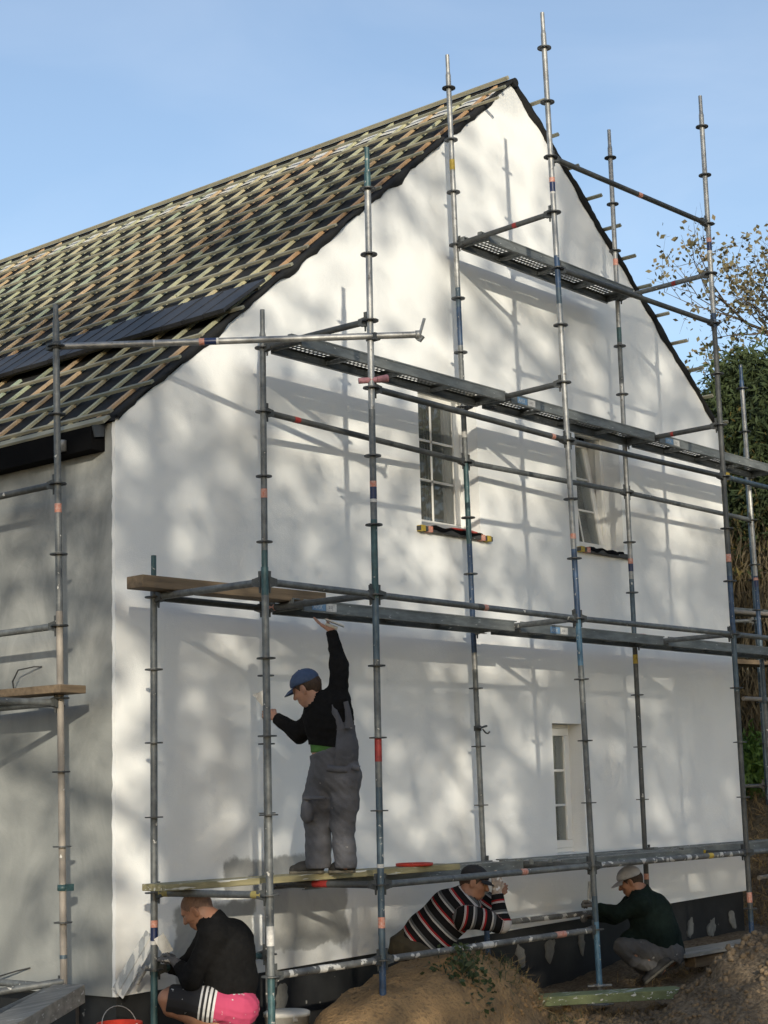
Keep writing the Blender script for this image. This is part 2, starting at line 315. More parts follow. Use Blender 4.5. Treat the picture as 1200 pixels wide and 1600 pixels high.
# ------------------------------------------------------------------ house
HW, HL, RX = 8.85, 12.0, 5.12
def roofz(x): return 4.33 + 0.819 * x if x <= RX else 4.33 + 0.819 * RX - 0.79 * (x - RX)
def plz(x): return 0.305 + 0.021 * x
house = empty('house', (0, 0, 0), 'white rendered gable house with battened unfinished roof behind scaffolding', 'house')
WIN = [(3.47, 4.32, 3.90, 5.22, 0.20), (5.93, 6.74, 3.95, 5.22, 0.20), (5.32, 5.81, 1.03, 2.23, 0.145)]
def wall_mat(name, side=False):
    m = bpy.data.materials.new(name); m.use_nodes = True; n = m.node_tree.nodes; l = m.node_tree.links.new; b = n['Principled BSDF']
    b.inputs['Roughness'].default_value = 0.9; b.inputs['Specular IOR Level'].default_value = 0.25
    t = n.new('ShaderNodeTexCoord'); P = t.outputs['Object']
    def noise(scale, detail=5, vec=P, rough=0.55):
        z = n.new('ShaderNodeTexNoise'); z.inputs['Scale'].default_value = scale; z.inputs['Detail'].default_value = detail; z.inputs['Roughness'].default_value = rough; l(vec, z.inputs['Vector']); return z
    def rg(s, a, bb, c=0, d=1):
        r = n.new('ShaderNodeMapRange'); r.interpolation_type = 'SMOOTHSTEP'
        for k, q in zip(('From Min', 'From Max', 'To Min', 'To Max'), (a, bb, c, d)): r.inputs[k].default_value = q
        l(s, r.inputs['Value']); return r.outputs[0]
    def mth(op, a, bb):
        q = n.new('ShaderNodeMath'); q.operation = op
        for k, s in enumerate((a, bb)):
            if isinstance(s, (int, float)): q.inputs[k].default_value = s
            else: l(s, q.inputs[k])
        return q.outputs[0]
    def mix(a, bb, f):
        x = n.new('ShaderNodeMix'); x.data_type = 'RGBA'
        for k, q in (('A', a), ('B', bb)):
            if isinstance(q, tuple): x.inputs[k].default_value = (*q, 1)
            else: l(q, x.inputs[k])
        l(f, x.inputs['Factor']); return x.outputs['Result']
    mp = n.new('ShaderNodeMapping'); mp.inputs['Scale'].default_value = (1.2, 1.2, 0.7); l(P, mp.inputs['Vector'])
    streak = noise(1.6, 7, mp.outputs['Vector'], .68); streak.inputs['Distortion'].default_value = 1.2
    fine = noise(130, 3); med = noise(28, 4)
    if not side:
        big = noise(0.9, 4)
        c = mix((0.775, 0.79, 0.785), (0.735, 0.75, 0.75), rg(big.outputs['Fac'], 0.35, 0.65))
        # base coat still showing where the finish has not been pulled over it
        wn = noise(5.0, 5); sp = n.new('ShaderNodeSeparateXYZ')
        dv = n.new('ShaderNodeVectorMath'); dv.operation = 'MULTIPLY_ADD'
        dv.inputs[1].default_value = (0.22, 0.22, 0.22); l(wn.outputs['Color'], dv.inputs[0]); l(P, dv.inputs[2]); l(dv.outputs[0], sp.inputs[0])
        o = 0.11
        def rect(x0, x1, z0, z1, s=0.022):
            a = mth('MULTIPLY', rg(sp.outputs['X'], x0 + o - s, x0 + o + s), rg(sp.outputs['X'], x1 + o + s, x1 + o - s))
            bb = mth('MULTIPLY', rg(sp.outputs['Z'], z0 + o - s, z0 + o + s), rg(sp.outputs['Z'], z1 + o + s, z1 + o - s))
            return mth('MULTIPLY', a, bb)
        f = mth('MAXIMUM', rect(1.45, 2.38, 0.47, 1.02), rect(0.55, 1.35, 0.2, 0.86))
        f = mth('MAXIMUM', f, rect(1.05, 1.95, 0.9, 1.16))
        f = mth('MAXIMUM', f, mth('MULTIPLY', rect(0.2, 2.2, 0.1, 0.60, 0.10), 0.45))
        grey = mix((0.27, 0.275, 0.265), (0.36, 0.36, 0.345), rg(streak.outputs['Fac'], 0.35, 0.65))
        c = mix(c, grey, mth('MULTIPLY', f, 0.95))
    else:
        c = mix((0.205, 0.216, 0.214), (0.30, 0.31, 0.302), rg(streak.outputs['Fac'], 0.33, 0.68))
        c = mix(c, (0.18, 0.19, 0.19), rg(noise(0.7, 5).outputs['Fac'], 0.52, 0.66, 0, 0.7))
        # lighter trowel pass in the lower half with a ragged top edge
        wn = noise(2.2, 5); sp = n.new('ShaderNodeSeparateXYZ'); l(P, sp.inputs[0])
        ed = mth('ADD', sp.outputs['Z'], mth('MULTIPLY', wn.outputs['Fac'], 0.35))
        c = mix(c, (0.27, 0.285, 0.275), mth('MULTIPLY', rg(ed, 2.72, 2.69), 0.42))
    l(c, b.inputs['Base Color'])
    sweep = noise(2.6, 5); sweep.inputs['Distortion'].default_value = 2.5
    h = mth('ADD', mth('MULTIPLY', fine.outputs['Fac'], 0.7 if not side else 0.25), mth('MULTIPLY', med.outputs['Fac'], 0.5))
    h = mth('ADD', h, mth('MULTIPLY', sweep.outputs['Fac'], 0.9))
    if side: h = mth('ADD', h, mth('MULTIPLY', streak.outputs['Fac'], 1.2))
    bp = n.new('ShaderNodeBump'); bp.inputs['Strength'].default_value = 0.55; bp.inputs['Distance'].default_value = 0.006
    l(h, bp.inputs['Height']); l(bp.outputs['Normal'], b.inputs['Normal']); return m
WM = wall_mat('white_render'); SM = wall_mat('grey_base_coat', True)
INT = mat('dark_room', (0.10, 0.095, 0.09), 0.9, 0, 0.2, 2)
# gable with its openings and reveals
g = MB(); xsb = sorted({0, HW, RX, *[q for w_ in WIN for q in w_[:2]]})
for xa, xb in zip(xsb[:-1], xsb[1:]):
    hs = sorted([(w_[2], w_[3]) for w_ in WIN if w_[0] <= xa + 1e-6 and w_[1] >= xb - 1e-6])
    la, lb = plz(xa), plz(xb)
    for z0, z1 in hs: g.add([(xa, 0, la), (xb, 0, lb), (xb, 0, z0), (xa, 0, z0)], [(0, 1, 2, 3)]); la = lb = z1
    g.add([(xa, 0, la), (xb, 0, lb), (xb, 0, roofz(xb) - 0.01), (xa, 0, roofz(xa) - 0.01)], [(0, 1, 2, 3)])
    g.add([(xa, 0, plz(xa)), (xb, 0, plz(xb)), (xb, 0.06, plz(xb)), (xa, 0.06, plz(xa))], [(3, 2, 1, 0)])
    g.add([(xa, 0.42, 0), (xb, 0.42, 0), (xb, 0.42, roofz(xb) - 0.03), (xa, 0.42, roofz(xa) - 0.03)], [(3, 2, 1, 0)], 1) if not hs else None
    if hs:
        la = 0
        for z0, z1 in hs: g.add([(xa, .42, la), (xb, .42, la), (xb, .42, z0), (xa, .42, z0)], [(3, 2, 1, 0)], 1); la = z1
        g.add([(xa, .42, la), (xb, .42, la), (xb, .42, roofz(xb) - .03), (xa, .42, roofz(xa) - .03)], [(3, 2, 1, 0)], 1)
for x0, x1, z0, z1, dp in WIN:
    D = 0.42
    for p4 in (((x0, 0, z0), (x0, D, z0), (x0, D, z1), (x0, 0, z1)), ((x1, 0, z0), (x1, 0, z1), (x1, D, z1), (x1, D, z0)),
               ((x0, 0, z1), (x0, D, z1), (x1, D, z1), (x1, 0, z1)), ((x0, 0, z0), (x1, 0, z0), (x1, D, z0), (x0, D, z0))):
        g.add(p4, [(0, 1, 2, 3)])
g.build('gable_wall', [WM, INT], house, (0, 0, 0))
s_ = MB()
s_.add([(0, 0.03, 0.303), (0, HL, 0.29), (0, HL, 4.30), (0, 0.03, 4.30)], [(0, 3, 2, 1)], 0)
s_.add([(0.3, 0.42, 0), (0.3, HL - .3, 0), (0.3, HL - .3, 4.4), (0.3, 0.42, 4.4)], [(0, 1, 2, 3)], 1)
s_.add([(0, 0.03, 0.303), (0, HL, 0.29), (0.06, HL, 0.29), (0.06, 0.03, 0.303)], [(0, 1, 2, 3)], 0)
s_.build('side_wall', [SM, INT], house, (0, 0, 0))
cb = MB(); ys = np.linspace(0.305, 4.30, 60)      # ragged corner bead where the white finish turns the corner
pv = []; pf = []
for i, z in enumerate(ys):
    jx = 0.004 * math.sin(i * 2.3) + random.uniform(-.003, .003)
    pv += [(-0.004, -0.003, z), (-0.004, 0.031 + jx, z)]
pf = [(2 * i, 2 * i + 2, 2 * i + 3, 2 * i + 1) for i in range(59)]
cb.add(pv, pf); cb.add([(-0.004, -0.003, .305), (0.03, -0.003, .305), (0.03, -0.003, 4.31), (-0.004, -0.003, 4.31)], [(0, 1, 2, 3)])
cb.build('corner_edge', WM, house, (0, 0, 0))
b_ = MB()
b_.add([(HW, 0, plz(HW)), (HW, HL, plz(HW)), (HW, HL, roofz(HW)), (HW, 0, roofz(HW))], [(0, 1, 2, 3)])
b_.add([(0, HL, 0), (HW, HL, 0), (HW, HL, roofz(HW)), (RX, HL, roofz(RX)), (0, HL, 4.33)], [(4, 3, 2, 1, 0)])
b_.build('rear_wall', SM, house, (0, 0, 0))
PLM = mat('plinth_bitumen', (0.020, 0.021, 0.022), 0.62, 0, 0.45, 5, bump=0.25, bscale=12, spots=(0.24, 0.24, 0.225), spot_scale=9, spot_thr=0.72)
q = MB()
q.box(((HW) / 2, HL / 2, 0.12), (HW - 0.06, HL - 0.06, 0.80)); plinth = q.build('plinth', PLM, house)
q = MB(); q.box((HW / 2, HL / 2, -0.5), (HW - 0.02, HL - 0.02, 0.42)); q.build('footing', CONC, house)
for u_, z_, rw, rh, lean in [(1.645, .13, .075, .14, .35), (4.714, .19, .09, .11, -.25), (5.162, .20, .10, .12, .2), (5.685, .20, .07, .14, -.1), (7.681, .20, .085, .12, .1), (8.108, .17, .10, .11, .3), (8.55, .21, .09, .11, -.2), (2.9, .12, .06, .1, .1), (0.75, .10, .02, .16, 0)]:
    d = MB(); n_ = 18; ring = []
    for k in range(n_):
        t = 2 * math.pi * k / n_; rr = .8 + random.uniform(-.22, .2)
        ring.append((u_ + rw * rr * math.cos(t) + lean * rw * math.sin(t), 0.024, z_ + rh * rr * math.sin(t) * (1.25 if math.sin(t) < 0 else .9)))
    d.add(ring, [tuple(range(n_))]); d.add([(a * .0 + c[0], 0.0295, c[2]) for a, c in zip(range(n_), ring)], [tuple(range(n_ - 1, -1, -1))])
    d.add([(u_ + (c[0] - u_) * .9, 0.020, z_ + (c[2] - z_) * .9) for c in ring], [tuple(range(n_))])
    d.build('plaster_dab', DAB, plinth)

# roof ----------------------------------------------------------------
E1 = nrm((1, 0, 0.819)); N1 = np.array([-E1[2], 0, E1[0]]); S1 = math.hypot(RX, RX * 0.819)
E2 = nrm((-1, 0, 0.79)); N2 = np.array([-E2[2] * -1, 0, abs(E2[0])]); S2 = (HW - RX) * math.hypot(1, 0.79)
A1 = np.array([0, 0, 4.33]); A2 = np.array([HW, 0, roofz(HW)])
def slope_sheet(A, E, N, S, s0, s1, y0f, y1, name, m, parent, seed):
    ns, nyy = 46, 60
    ss = np.linspace(s0, s1, ns); tt = np.concatenate([np.linspace(0, 0.06, 8), np.linspace(0.07, 1, nyy - 8)])
    S_, T = np.meshgrid(ss, tt, indexing='ij')
    fr = -0.015 + 0.012 * np.sin(ss * 5.3 + seed) * np.sin(ss * 2.1) + 0.012 * vnoise(ss * 7, ss * 0, seed)
    Yv = fr[:, None] * (1 - T) + y1 * T
    bump = 0.010 * fbm(S_ * 3, Yv * 2.5, 3, seed) + 0.006 * np.sin(Yv * 2 * math.pi / 0.34) 
    edge = np.exp(-T / 0.012); bump = bump - edge * (0.006 + 0.008 * vnoise(S_ * 6, S_ * 0, seed + 2))
    P = A[None, None] + S_[..., None] * E + bump[..., None] * N; P[..., 1] = Yv
    nb = len(tt); i2, j2 = np.meshgrid(np.arange(ns - 1), np.arange(nb - 1), indexing='ij'); q0 = (i2 * nb + j2).ravel()
    fc = np.stack([q0, q0 + 1, q0 + nb + 1, q0 + nb], 1)
    return pobj(name, P.reshape(-1, 3), fc, m, parent, (0, 0, 0), True)
roof = slope_sheet(A1, E1, N1, S1, -0.04, S1 - 0.36, None, HL, 'roof', MEMB, house, 1.0)
slope_sheet(A1 + N1 * 0.004, E1, N1, S1, S1 - 0.365, S1, None, HL, 'ridge_strip', MEMBL, roof, 4.0)
slope_sheet(A2, E2, N2, S2, -0.04, S2, None, HL, 'membrane', MEMB, roof, 2.0)
# membrane folded over the verges
for A, E, N, S, sd, nm in ((A1, E1, N1, S1, 3.1, 'verge_fold'), (A2, E2, N2, S2, 8.4, 'verge_fold')):
    v_ = MB(); vs_ = []; K = 90
    for i in range(K + 1):
        s0 = S * i / K; dr = 0.045 + 0.016 * math.sin(s0 * 4.1 + sd) + 0.02 * math.sin(s0 * 13.7 + sd * 2) * math.sin(s0 * 3.3) + random.uniform(-.008, .008)
        off = -0.020 - 0.008 * math.sin(s0 * 7.3 + sd) - 0.01 * random.random()
        if sd > 5: dr = dr * 0.8 + 0.015
        p0 = A + E * s0 + N * 0.022
        vs_ += [p0 + [0, 0.05, 0], p0 + [0, off - .012, 0], p0 + [0, off - 0.004, 0] - N * dr * 0.6, p0 + [0, -0.004, 0] - N * max(dr, .02)]
    v_.add(vs_, [(4 * i + k, 4 * i + k + 1, 4 * i + k + 5, 4 * i + k + 4) for i in range(K) for k in range(3)], 0, True)
    v_.build(nm, MEMB, roof)
rg_ = MB(); rg_.tube([(RX, -0.045, roofz(RX) - .01), (RX, HL, roofz(RX) - .01)], 0.045, 10); rg_.build('ridge_fold', MEMB, roof)
# counter battens and battens
def boxmesh(name, sx, sy, sz, m):
    b = MB(); b.box((0, 0, 0), (sx, sy, sz)); return b.mesh(name, m)
def qax(ex, ey, ez):
    return Matrix(((ex[0], ey[0], ez[0]), (ex[1], ey[1], ez[1]), (ex[2], ey[2], ez[2]))).to_quaternion()
Q1 = qax(E1, np.array([0, 1.0, 0]), N1); Q2 = qax(-E2, np.array([0, 1.0, 0]), N2)
cm1 = boxmesh('counter_batten', S1 - 0.03, 0.040, 0.022, COUNTER); cm2 = boxmesh('counter_batten', S2 - 0.03, 0.048, 0.026, COUNTER)
yy = 0.17; 
while yy < HL:
    for A, E, N, S, Q, cm in ((A1, E1, N1, S1, Q1, cm1), (A2, E2, N2, S2, Q2, cm2)):
        # a run of shorter offcuts nailed end to end
        cuts = [0.0] + sorted(random.uniform(0.9, S - .7) for _ in range(2)) + [S - 0.02]
        for c0, c1 in zip(cuts[:-1], cuts[1:]):
            if c1 - c0 < 0.25: continue
            o = meshobj('counter_batten', cm, roof, A + E * (c0 + c1) / 2 + N * 0.019 + np.array([0, yy + random.uniform(-.008, .008), 0]), Q)
            o.scale = ((c1 - c0 - 0.004) / (S - 0.03), 1, 1)
    yy += 0.338
bl = []
for side, (A, E, N, S, Q) in enumerate(((A1, E1, N1, S1, Q1), (A2, E2, N2, S2, Q2))):
    gauge = 0.393 if side == 0 else 0.40
    k = 0
    while True:
        s0 = 0.045 + gauge * k
        if s0 > S - 0.05: break
        y0 = (random.choice((0.05, 0.03, -0.02, -0.05, -0.09, 0.0)) if side == 0 else random.uniform(-.24, -.12))
        if side == 0 and k == 5: y0 = 0.03
        if side == 0 and k == 15: y0 = -0.22
        ln = HL - y0
        me = boxmesh('batten', 0.034, ln, 0.022, BATTEN)
        meshobj('batten', me, roof, A + E * s0 + N * 0.0425 + np.array([0, y0 + ln / 2, 0]), Q)
        k += 1
me = boxmesh('ridge_batten', 0.04, HL + 0.02, 0.035, BATTEN); meshobj('ridge_batten', me, roof, A1 + E1 * (S1 - 0.02) + N1 * 0.062 + np.array([0, HL / 2 + .02, 0]), Q1)
me = boxmesh('eave_board', 0.08, HL - .03, 0.025, BATTEN); meshobj('eave_board', me, roof, A1 + E1 * -0.045 + N1 * 0.022 + np.array([0, HL / 2 + .02, 0]), Q1)
# the one course of tiles laid so far
tb = MB(); tw = 0.236
prof = [(-0.29, -0.002), (-0.29, 0.024), (0.29, 0.020), (0.29, -0.004)]
tb.add([(x, y, z) for y in (-tw / 2, tw / 2) for x, z in prof], [(0, 1, 2, 3), (7, 6, 5, 4), (0, 4, 5, 1), (1, 5, 6, 2), (2, 6, 7, 3), (3, 7, 4, 0)])
tb.box((0.0, tw / 2 - 0.012, 0.024), (0.55, 0.016, 0.007)); tb.box((-0.286, 0, 0.006), (0.012, tw - 0.004, 0.03))
tme = tb.mesh('tile', TILE)
for i in range(49):
    tl = (0.055 / 0.58)
    ex = nrm(E1 * 1 - N1 * 0.045); ez = np.array([-ex[2], 0, ex[0]])
    c = A1 + E1 * 1.775 + N1 * (0.080 + random.uniform(-.002, .003)) + np.array([0, 0.10 + 0.24 * i + random.uniform(-.002, .002), 0])
    meshobj('tile', tme, roof, c, qax(ex, np.array([0, 1.0, 0]), ez))
# eave: black fascia gutter box, bracket and outlet
gt = MB(); gt.box((-0.065, 0.11 + (HL - 0.11) / 2, 4.185), (0.125, HL - 0.11, 0.17)); gt.box((-0.02, HL / 2 + 0.06, 4.30), (0.06, HL - 0.1, 0.05)); gut = gt.build('gutter', BLACKP, house)
kb = MB(); kb.add([(-0.135, 0.085, 4.27), (-0.02, 0.085, 4.29), (-0.03, 0.085, 4.20), (-0.11, 0.085, 4.185), (-0.135, 0.10, 4.27), (-0.02, 0.10, 4.29), (-0.03, 0.10, 4.20), (-0.11, 0.10, 4.185)],
    [(0, 1, 2, 3), (7, 6, 5, 4), (0, 4, 5, 1), (1, 5, 6, 2), (2, 6, 7, 3), (3, 7, 4, 0)]); kb.build('end_cap', mat('dark_slate_paint', (0.03, 0.034, 0.04), 0.4), gut)
ot = MB(); ot.lathe((-0.142, 0.42, 4.125), [(0, 0), (0.037, 0), (0.037, 0.075), (0.034, 0.082), (0, 0.082)], 18); ot.build('outlet', GALV, gut)

# windows --------------------------------------------------------------
GLASS = bpy.data.materials.new('window_glass'); GLASS.use_nodes = True
n = GLASS.node_tree.nodes; l = GLASS.node_tree.links.new; n.remove(n['Principled BSDF'])
gl = n.new('ShaderNodeBsdfGlossy'); gl.inputs['Roughness'].default_value = 0.01; gl.inputs['Color'].default_value = (0.95, 0.97, 1, 1)
tr = n.new('ShaderNodeBsdfTransparent'); tr.inputs['Color'].default_value = (0.80, 0.83, 0.81, 1)
fr = n.new('ShaderNodeFresnel'); fr.inputs['IOR'].default_value = 1.75; ms = n.new('ShaderNodeMixShader')
l(fr.outputs[0], ms.inputs['Fac']); l(tr.outputs[0], ms.inputs[1]); l(gl.outputs[0], ms.inputs[2]); du = n.new('ShaderNodeBsdfDiffuse'); du.inputs['Color'].default_value = (.62, .62, .56, 1); m2_ = n.new('ShaderNodeMixShader'); m2_.inputs['Fac'].default_value = .09
l(ms.outputs[0], m2_.inputs[1]); l(du.outputs[0], m2_.inputs[2]); l(m2_.outputs[0], n['Material Output'].inputs['Surface'])   # pale diffuse veil mixed into the glass to brighten the dark panes
def frame_mb(x0, x1, z0, z1, y0, y1, wd):
    b = MB()
    b.box(((x0 + x1) / 2, (y0 + y1) / 2, z0 + wd / 2), (x1 - x0, y1 - y0, wd)); b.box(((x0 + x1) / 2, (y0 + y1) / 2, z1 - wd / 2), (x1 - x0, y1 - y0, wd))
    b.box((x0 + wd / 2, (y0 + y1) / 2, (z0 + z1) / 2), (wd, y1 - y0, z1 - z0 - 2 * wd)); b.box((x1 - wd / 2, (y0 + y1) / 2, (z0 + z1) / 2), (wd, y1 - y0, z1 - z0 - 2 * wd))
    return b
def window(i, tilt=0.0):
    x0, x1, z0, z1, dp = WIN[i]
    win = frame_mb(x0 + .001, x1 - .001, z0 + .001, z1 - .001, dp, dp + 0.07, 0.05).build('window', PVC, house); bevel(win, 0.006, 2)
    o = (x0, dp, z0)
    sx0, sx1, sz0, sz1 = x0 + 0.036, x1 - 0.036, z0 + 0.040, z1 - 0.036
    ang = R_(-tilt)
    def rotate(ob):       # the sash tips inward about its bottom rail
        if tilt:
            piv = Vector((0, dp, sz0)); wl = WL[ob.name]; r = Matrix.Rotation(ang, 3, 'X')
            nl = piv + r @ (wl - piv); ob.rotation_euler = (ang, 0, 0); ob.location = nl - WL[win.name]; 
        return ob
    y0 = dp - 0.014
    sash = frame_mb(sx0, sx1, sz0, sz1, y0, y0 + 0.062, 0.075).build('sash', PVC, win); bevel(sash, 0.008, 2); rotate(sash)
    gk = frame_mb(sx0 - .004, sx1 + .004, sz0 - .004, sz1 + .004, dp + 0.004, dp + 0.012, 0.012).build('gasket', GASKET, win); rotate(gk)
    gx0, gx1, gz0, gz1 = sx0 + .075, sx1 - .075, sz0 + .075, sz1 - .075
    p = MB(); p.box(((gx0 + gx1) / 2, y0 + 0.032, (gz0 + gz1) / 2), (gx1 - gx0 + .01, 0.018, gz1 - gz0 + .01)); rotate(p.build('pane', GLASS, win))
    def munt(a, b, c, d):
        m_ = MB(); m_.box(((a + b) / 2, y0 + 0.019, (c + d) / 2), (b - a, 0.008, d - c)); rotate(bevel(m_.build('muntin', PVC, win), .002))
    if i != 2: 
        xm = (gx0 + gx1) / 2
        munt(xm - .011, xm + .011, gz0, gz1)
    hz = [gz0 + (gz1 - gz0) * k / 3 for k in (1, 2)]
    for z_ in hz: munt(gx0, gx1, z_ - .011, z_ + .011)
    cu = MB(); K = 60; vv = []
    for k in range(K + 1):
        x = x0 + .02 + (x1 - x0 - .04) * k / K; y = dp + (0.30 if i == 1 else 0.17) + 0.022 * math.sin(k * 1.1 + i) + 0.012 * math.sin(k * 2.7)
        vv += [(x, y, z0 + .02), (x, y, z1 + .1)]
    ks = [k for k in range(K) if not (i == 0 and k < 7)]
    cu.add(vv, [(2 * k, 2 * k + 2, 2 * k + 3, 2 * k + 1) for k in ks], 0, True); cu.build('curtain', CURTAIN, win)
    return win
window(0); window(1, 9.0); window(2)
for i, (a, b, dz) in enumerate(((3.40, 4.44, 0.0), (5.88, 6.81, 0.0))):
    z = WIN[i][2]
    s = MB(); s.box(((a + b) / 2, 0.055, z - 0.022), (b - a, 0.21, 0.044)); sill = bevel(s.build('sill', SILL, house), 0.006, 2)
    for c, mt in ((a + .03, YELLOW), (a + .13, ORANGE)) + (((b - .06, YELLOW), (b - .15, ORANGE)) if i == 0 else ()):
        k = MB(); k.box((c, 0.054, z - 0.0225), (0.055, 0.218, 0.052)); k.build('tape', mt, sill)
    # loose masking film on the sill
    f_ = MB(); K = 24; fv = []
    for k in range(K + 1):
        x = a + .15 + (b - a - .3) * k / K; zz = z + .004 + .006 * math.sin(k * .9) + .006 * random.random(); fv += [(x, -0.054, zz - .03 - .012 * math.sin(k * .5)), (x, -0.050, zz + .004), (x, 0.18, zz + .004)]
    f_.add(fv, [(3 * k + j, 3 * k + 3 + j, 3 * k + 4 + j, 3 * k + 1 + j) for k in range(K) for j in range(2)], 0, True); f_.build('masking_film', BLACKP, sill)
# cables hanging out of the side wall
for pts in ([(-0.002, .81, 2.60), (-.05, .84, 2.60), (-.11, .95, 2.58), (-.12, 1.0, 2.50), (-.10, 1.0, 2.40)], [(-.002, .55, 2.30), (-.05, .62, 2.30), (-.09, .75, 2.33)], [(-.002, .92, .46), (-.06, 1.0, .44), (-.10, 1.15, .40), (-.1, 1.35, .36)]):
    k = MB(); k.tube(pts, 0.006, 6); k.build('cable', WIRE, house)

# ------------------------------------------------------------------ scaffolds
TR = 0.02415
STD = {'B': (0.032, -0.354, .0037, -.0012), 'C': (0.052, -1.417, -.0003, -.0009), 'c': (1.150, -0.331, .006, -.0028), 'D': (1.182, -1.379, .0052, -.0059),
       'G': (3.940, -0.185, -.014, .0002), 'E': (3.843, -1.354, -.0122, .0062), 'H': (6.305, -0.331, .0076, .0019), 'F': (6.297, -1.415, .0001, -.0007),
       'I': (8.912, -0.341, -.0021, .0066), 'J': (8.93, -1.42, 0, 0), 'A': (-0.362, 0.114, -.0068, .0174)}
Z0 = {n: 1.0 for n in STD}; Z0['A'] = 0.8217
def sp(n, z):
    x, y, lx, ly = STD[n]; d = z - Z0[n]; return np.array([x + lx * d, y + ly * d, z])
def lev(n, k): return Z0[n] + 0.5 * k
def zs(n, v):
    lo, hi = -1.0, 10.0
    for _ in range(40):
        m_ = (lo + hi) / 2
        if proj(sp(n, m_))[1] > v: lo = m_
        else: hi = m_
    return lo
ro = MB(); NS = 24
def ring_mesh():
    b = MB()
    for r0, r1 in ((0.0245, 0.034), (0.050, 0.062)):
        vs = [];
        for k in range(NS):
            t = 2 * math.pi * k / NS; c, s = math.cos(t), math.sin(t)
            vs += [(r0 * c, r0 * s, -.0045), (r1 * c, r1 * s, -.0045), (r1 * c, r1 * s, .0045), (r0 * c, r0 * s, .0045)]
        b.add(vs, [(4 * k + j, 4 * ((k + 1) % NS) + j, 4 * ((k + 1) % NS) + (j + 1) % 4, 4 * k + (j + 1) % 4) for k in range(NS) for j in range(4)])
    for k in range(8):
        t = 2 * math.pi * (k + .5) / 8; c, s = math.cos(t), math.sin(t)
        b.box((0.042 * c, 0.042 * s, 0), (0.02, 0.012 if k % 2 else 0.02, 0.0088), ((c, s, 0), (-s, c, 0), (0, 0, 1)))
    return b.mesh('rosette', ROS)
RME = ring_mesh()
def head_mesh():
    b = MB()   # points along +x away from the standard
    b.add([(0.028, -.014, -.038), (0.028, .014, -.038), (0.028, .014, .038), (0.028, -.014, .038), (0.075, -.024, -.026), (0.075, .024, -.026), (0.075, .024, .026), (0.075, -.024, .026), (0.095, -.024, -.024), (0.095, .024, -.024), (0.095, .024, .024), (0.095, -.024, .024)],
          [(3, 2, 1, 0), (0, 1, 5, 4), (1, 2, 6, 5), (2, 3, 7, 6), (3, 0, 4, 7), (4, 5, 9, 8), (5, 6, 10, 9), (6, 7, 11, 10), (7, 4, 8, 11), (8, 9, 10, 11)])
    b.add([(0.040, -.0035, -.07), (0.052, -.0035, -.07), (0.058, -.0035, .075), (0.032, -.0035, .075), (0.040, .0035, -.07), (0.052, .0035, -.07), (0.058, .0035, .075), (0.032, .0035, .075)],
          [(0, 1, 2, 3), (7, 6, 5, 4), (0, 4, 5, 1), (1, 5, 6, 2), (2, 6, 7, 3), (3, 7, 4, 0)])
    return b.mesh('wedge_head', DKST)
HME = head_mesh()
gscaf = empty('scaffold', (4.4, -0.9, 0.0), 'tall ringlock scaffold of steel tubes standing before the white gable', 'scaffold')
sscaf = empty('scaffold', (-0.36, 0.11, 0.2), 'scaffold beside the grey side wall at the left edge', 'scaffold')
rscaf = empty('scaffold', (10.4, 1.2, 0.3), 'scaffold seen beyond the right corner of the house', 'scaffold')

MI = [SPLAT, GALV, OLDST, DKST, BLUE, LBLUE, TEAL, BLUEGREY, BEIGE, REDP, ORANGE, NAVY, WHITE, YELLOW, OCHRE]
MX = {m_.name: i for i, m_ in enumerate(MI)}
def standard(n, root, zb, zt, secs, bands=(), ks=range(-2, 15), spigot=True):
    """secs: [(image row of the top of the section, material)...] from the top down"""
    b = MB(); zz = [zs(n, v) for v, _ in secs] + [zb]; zz[0] = zt - (0.20 if spigot else 0)
    for i, (v, m_) in enumerate(secs):
        if zz[i] - zz[i + 1] < 0.01: continue
        b.tube([sp(n, zz[i]), sp(n, zz[i + 1])], TR, 16, MX[m_.name], caps=False)
    if spigot:
        b.tube([sp(n, zt), sp(n, zt - .17)], 0.0185, 14, MX[secs[0][1].name]); b.tube([sp(n, zt - .17), sp(n, zt - .20)], [0.0185, TR], 14, MX[secs[0][1].name], caps=False)
    else: b.tube([sp(n, zt), sp(n, zt - .003)], TR, 16, MX[secs[0][1].name])
    for v0, v1, m_ in bands:
        b.tube([sp(n, zs(n, v0)), sp(n, zs(n, v1))], TR + 0.0011, 16, MX[m_.name], caps=False)
    # section joints
    o = b.build('standard', MI, root, sp(n, zb))
    for k in ks:
        z = lev(n, k)
        if zb + .02 < z < zt - 0.1: meshobj('rosette', RME, o, sp(n, z), Matrix.Rotation(random.uniform(0, .8), 3, 'Z').to_quaternion() )
    return o
std_objs = {}
def S_(n, *a, **k): std_objs[n] = standard(n, *a, **k)
S_('B', gscaf, -0.25, zs('B', 868), [(868, TEAL), (905, OLDST), (1440, OLDST), (1518, TEAL)], [(1438, 1449, ORANGE), (1449, 1470, NAVY), (1470, 1476, WHITE)], spigot=True)
S_('C', gscaf, -0.25, zs('C', 886), [(886, TEAL), (930, OLDST), (1528, TEAL)], [(1447, 1478, WHITE)], ks=range(-2, 5), spigot=False)
S_('c', gscaf, -0.25, zs('c', 484), [(484, OLDST), (860, TEAL), (905, OLDST), (1000, OLDST)], [(764, 778, ORANGE)])
S_('D', gscaf, 0.0, zs('D', 231), [(231, TEAL), (294, GALV), (640, OLDST), (812, TEAL), (935, BLUEGREY), (1030, OLDST), (1230, BLUEGREY), (1384, BLUEGREY), (1500, BLUE), (1593, WHITE)],
   [(752, 761, ORANGE), (761, 780, NAVY), (780, 785, WHITE), (1152, 1190, REDP), (1433, 1450, ORANGE), (1350, 1356, WHITE)])
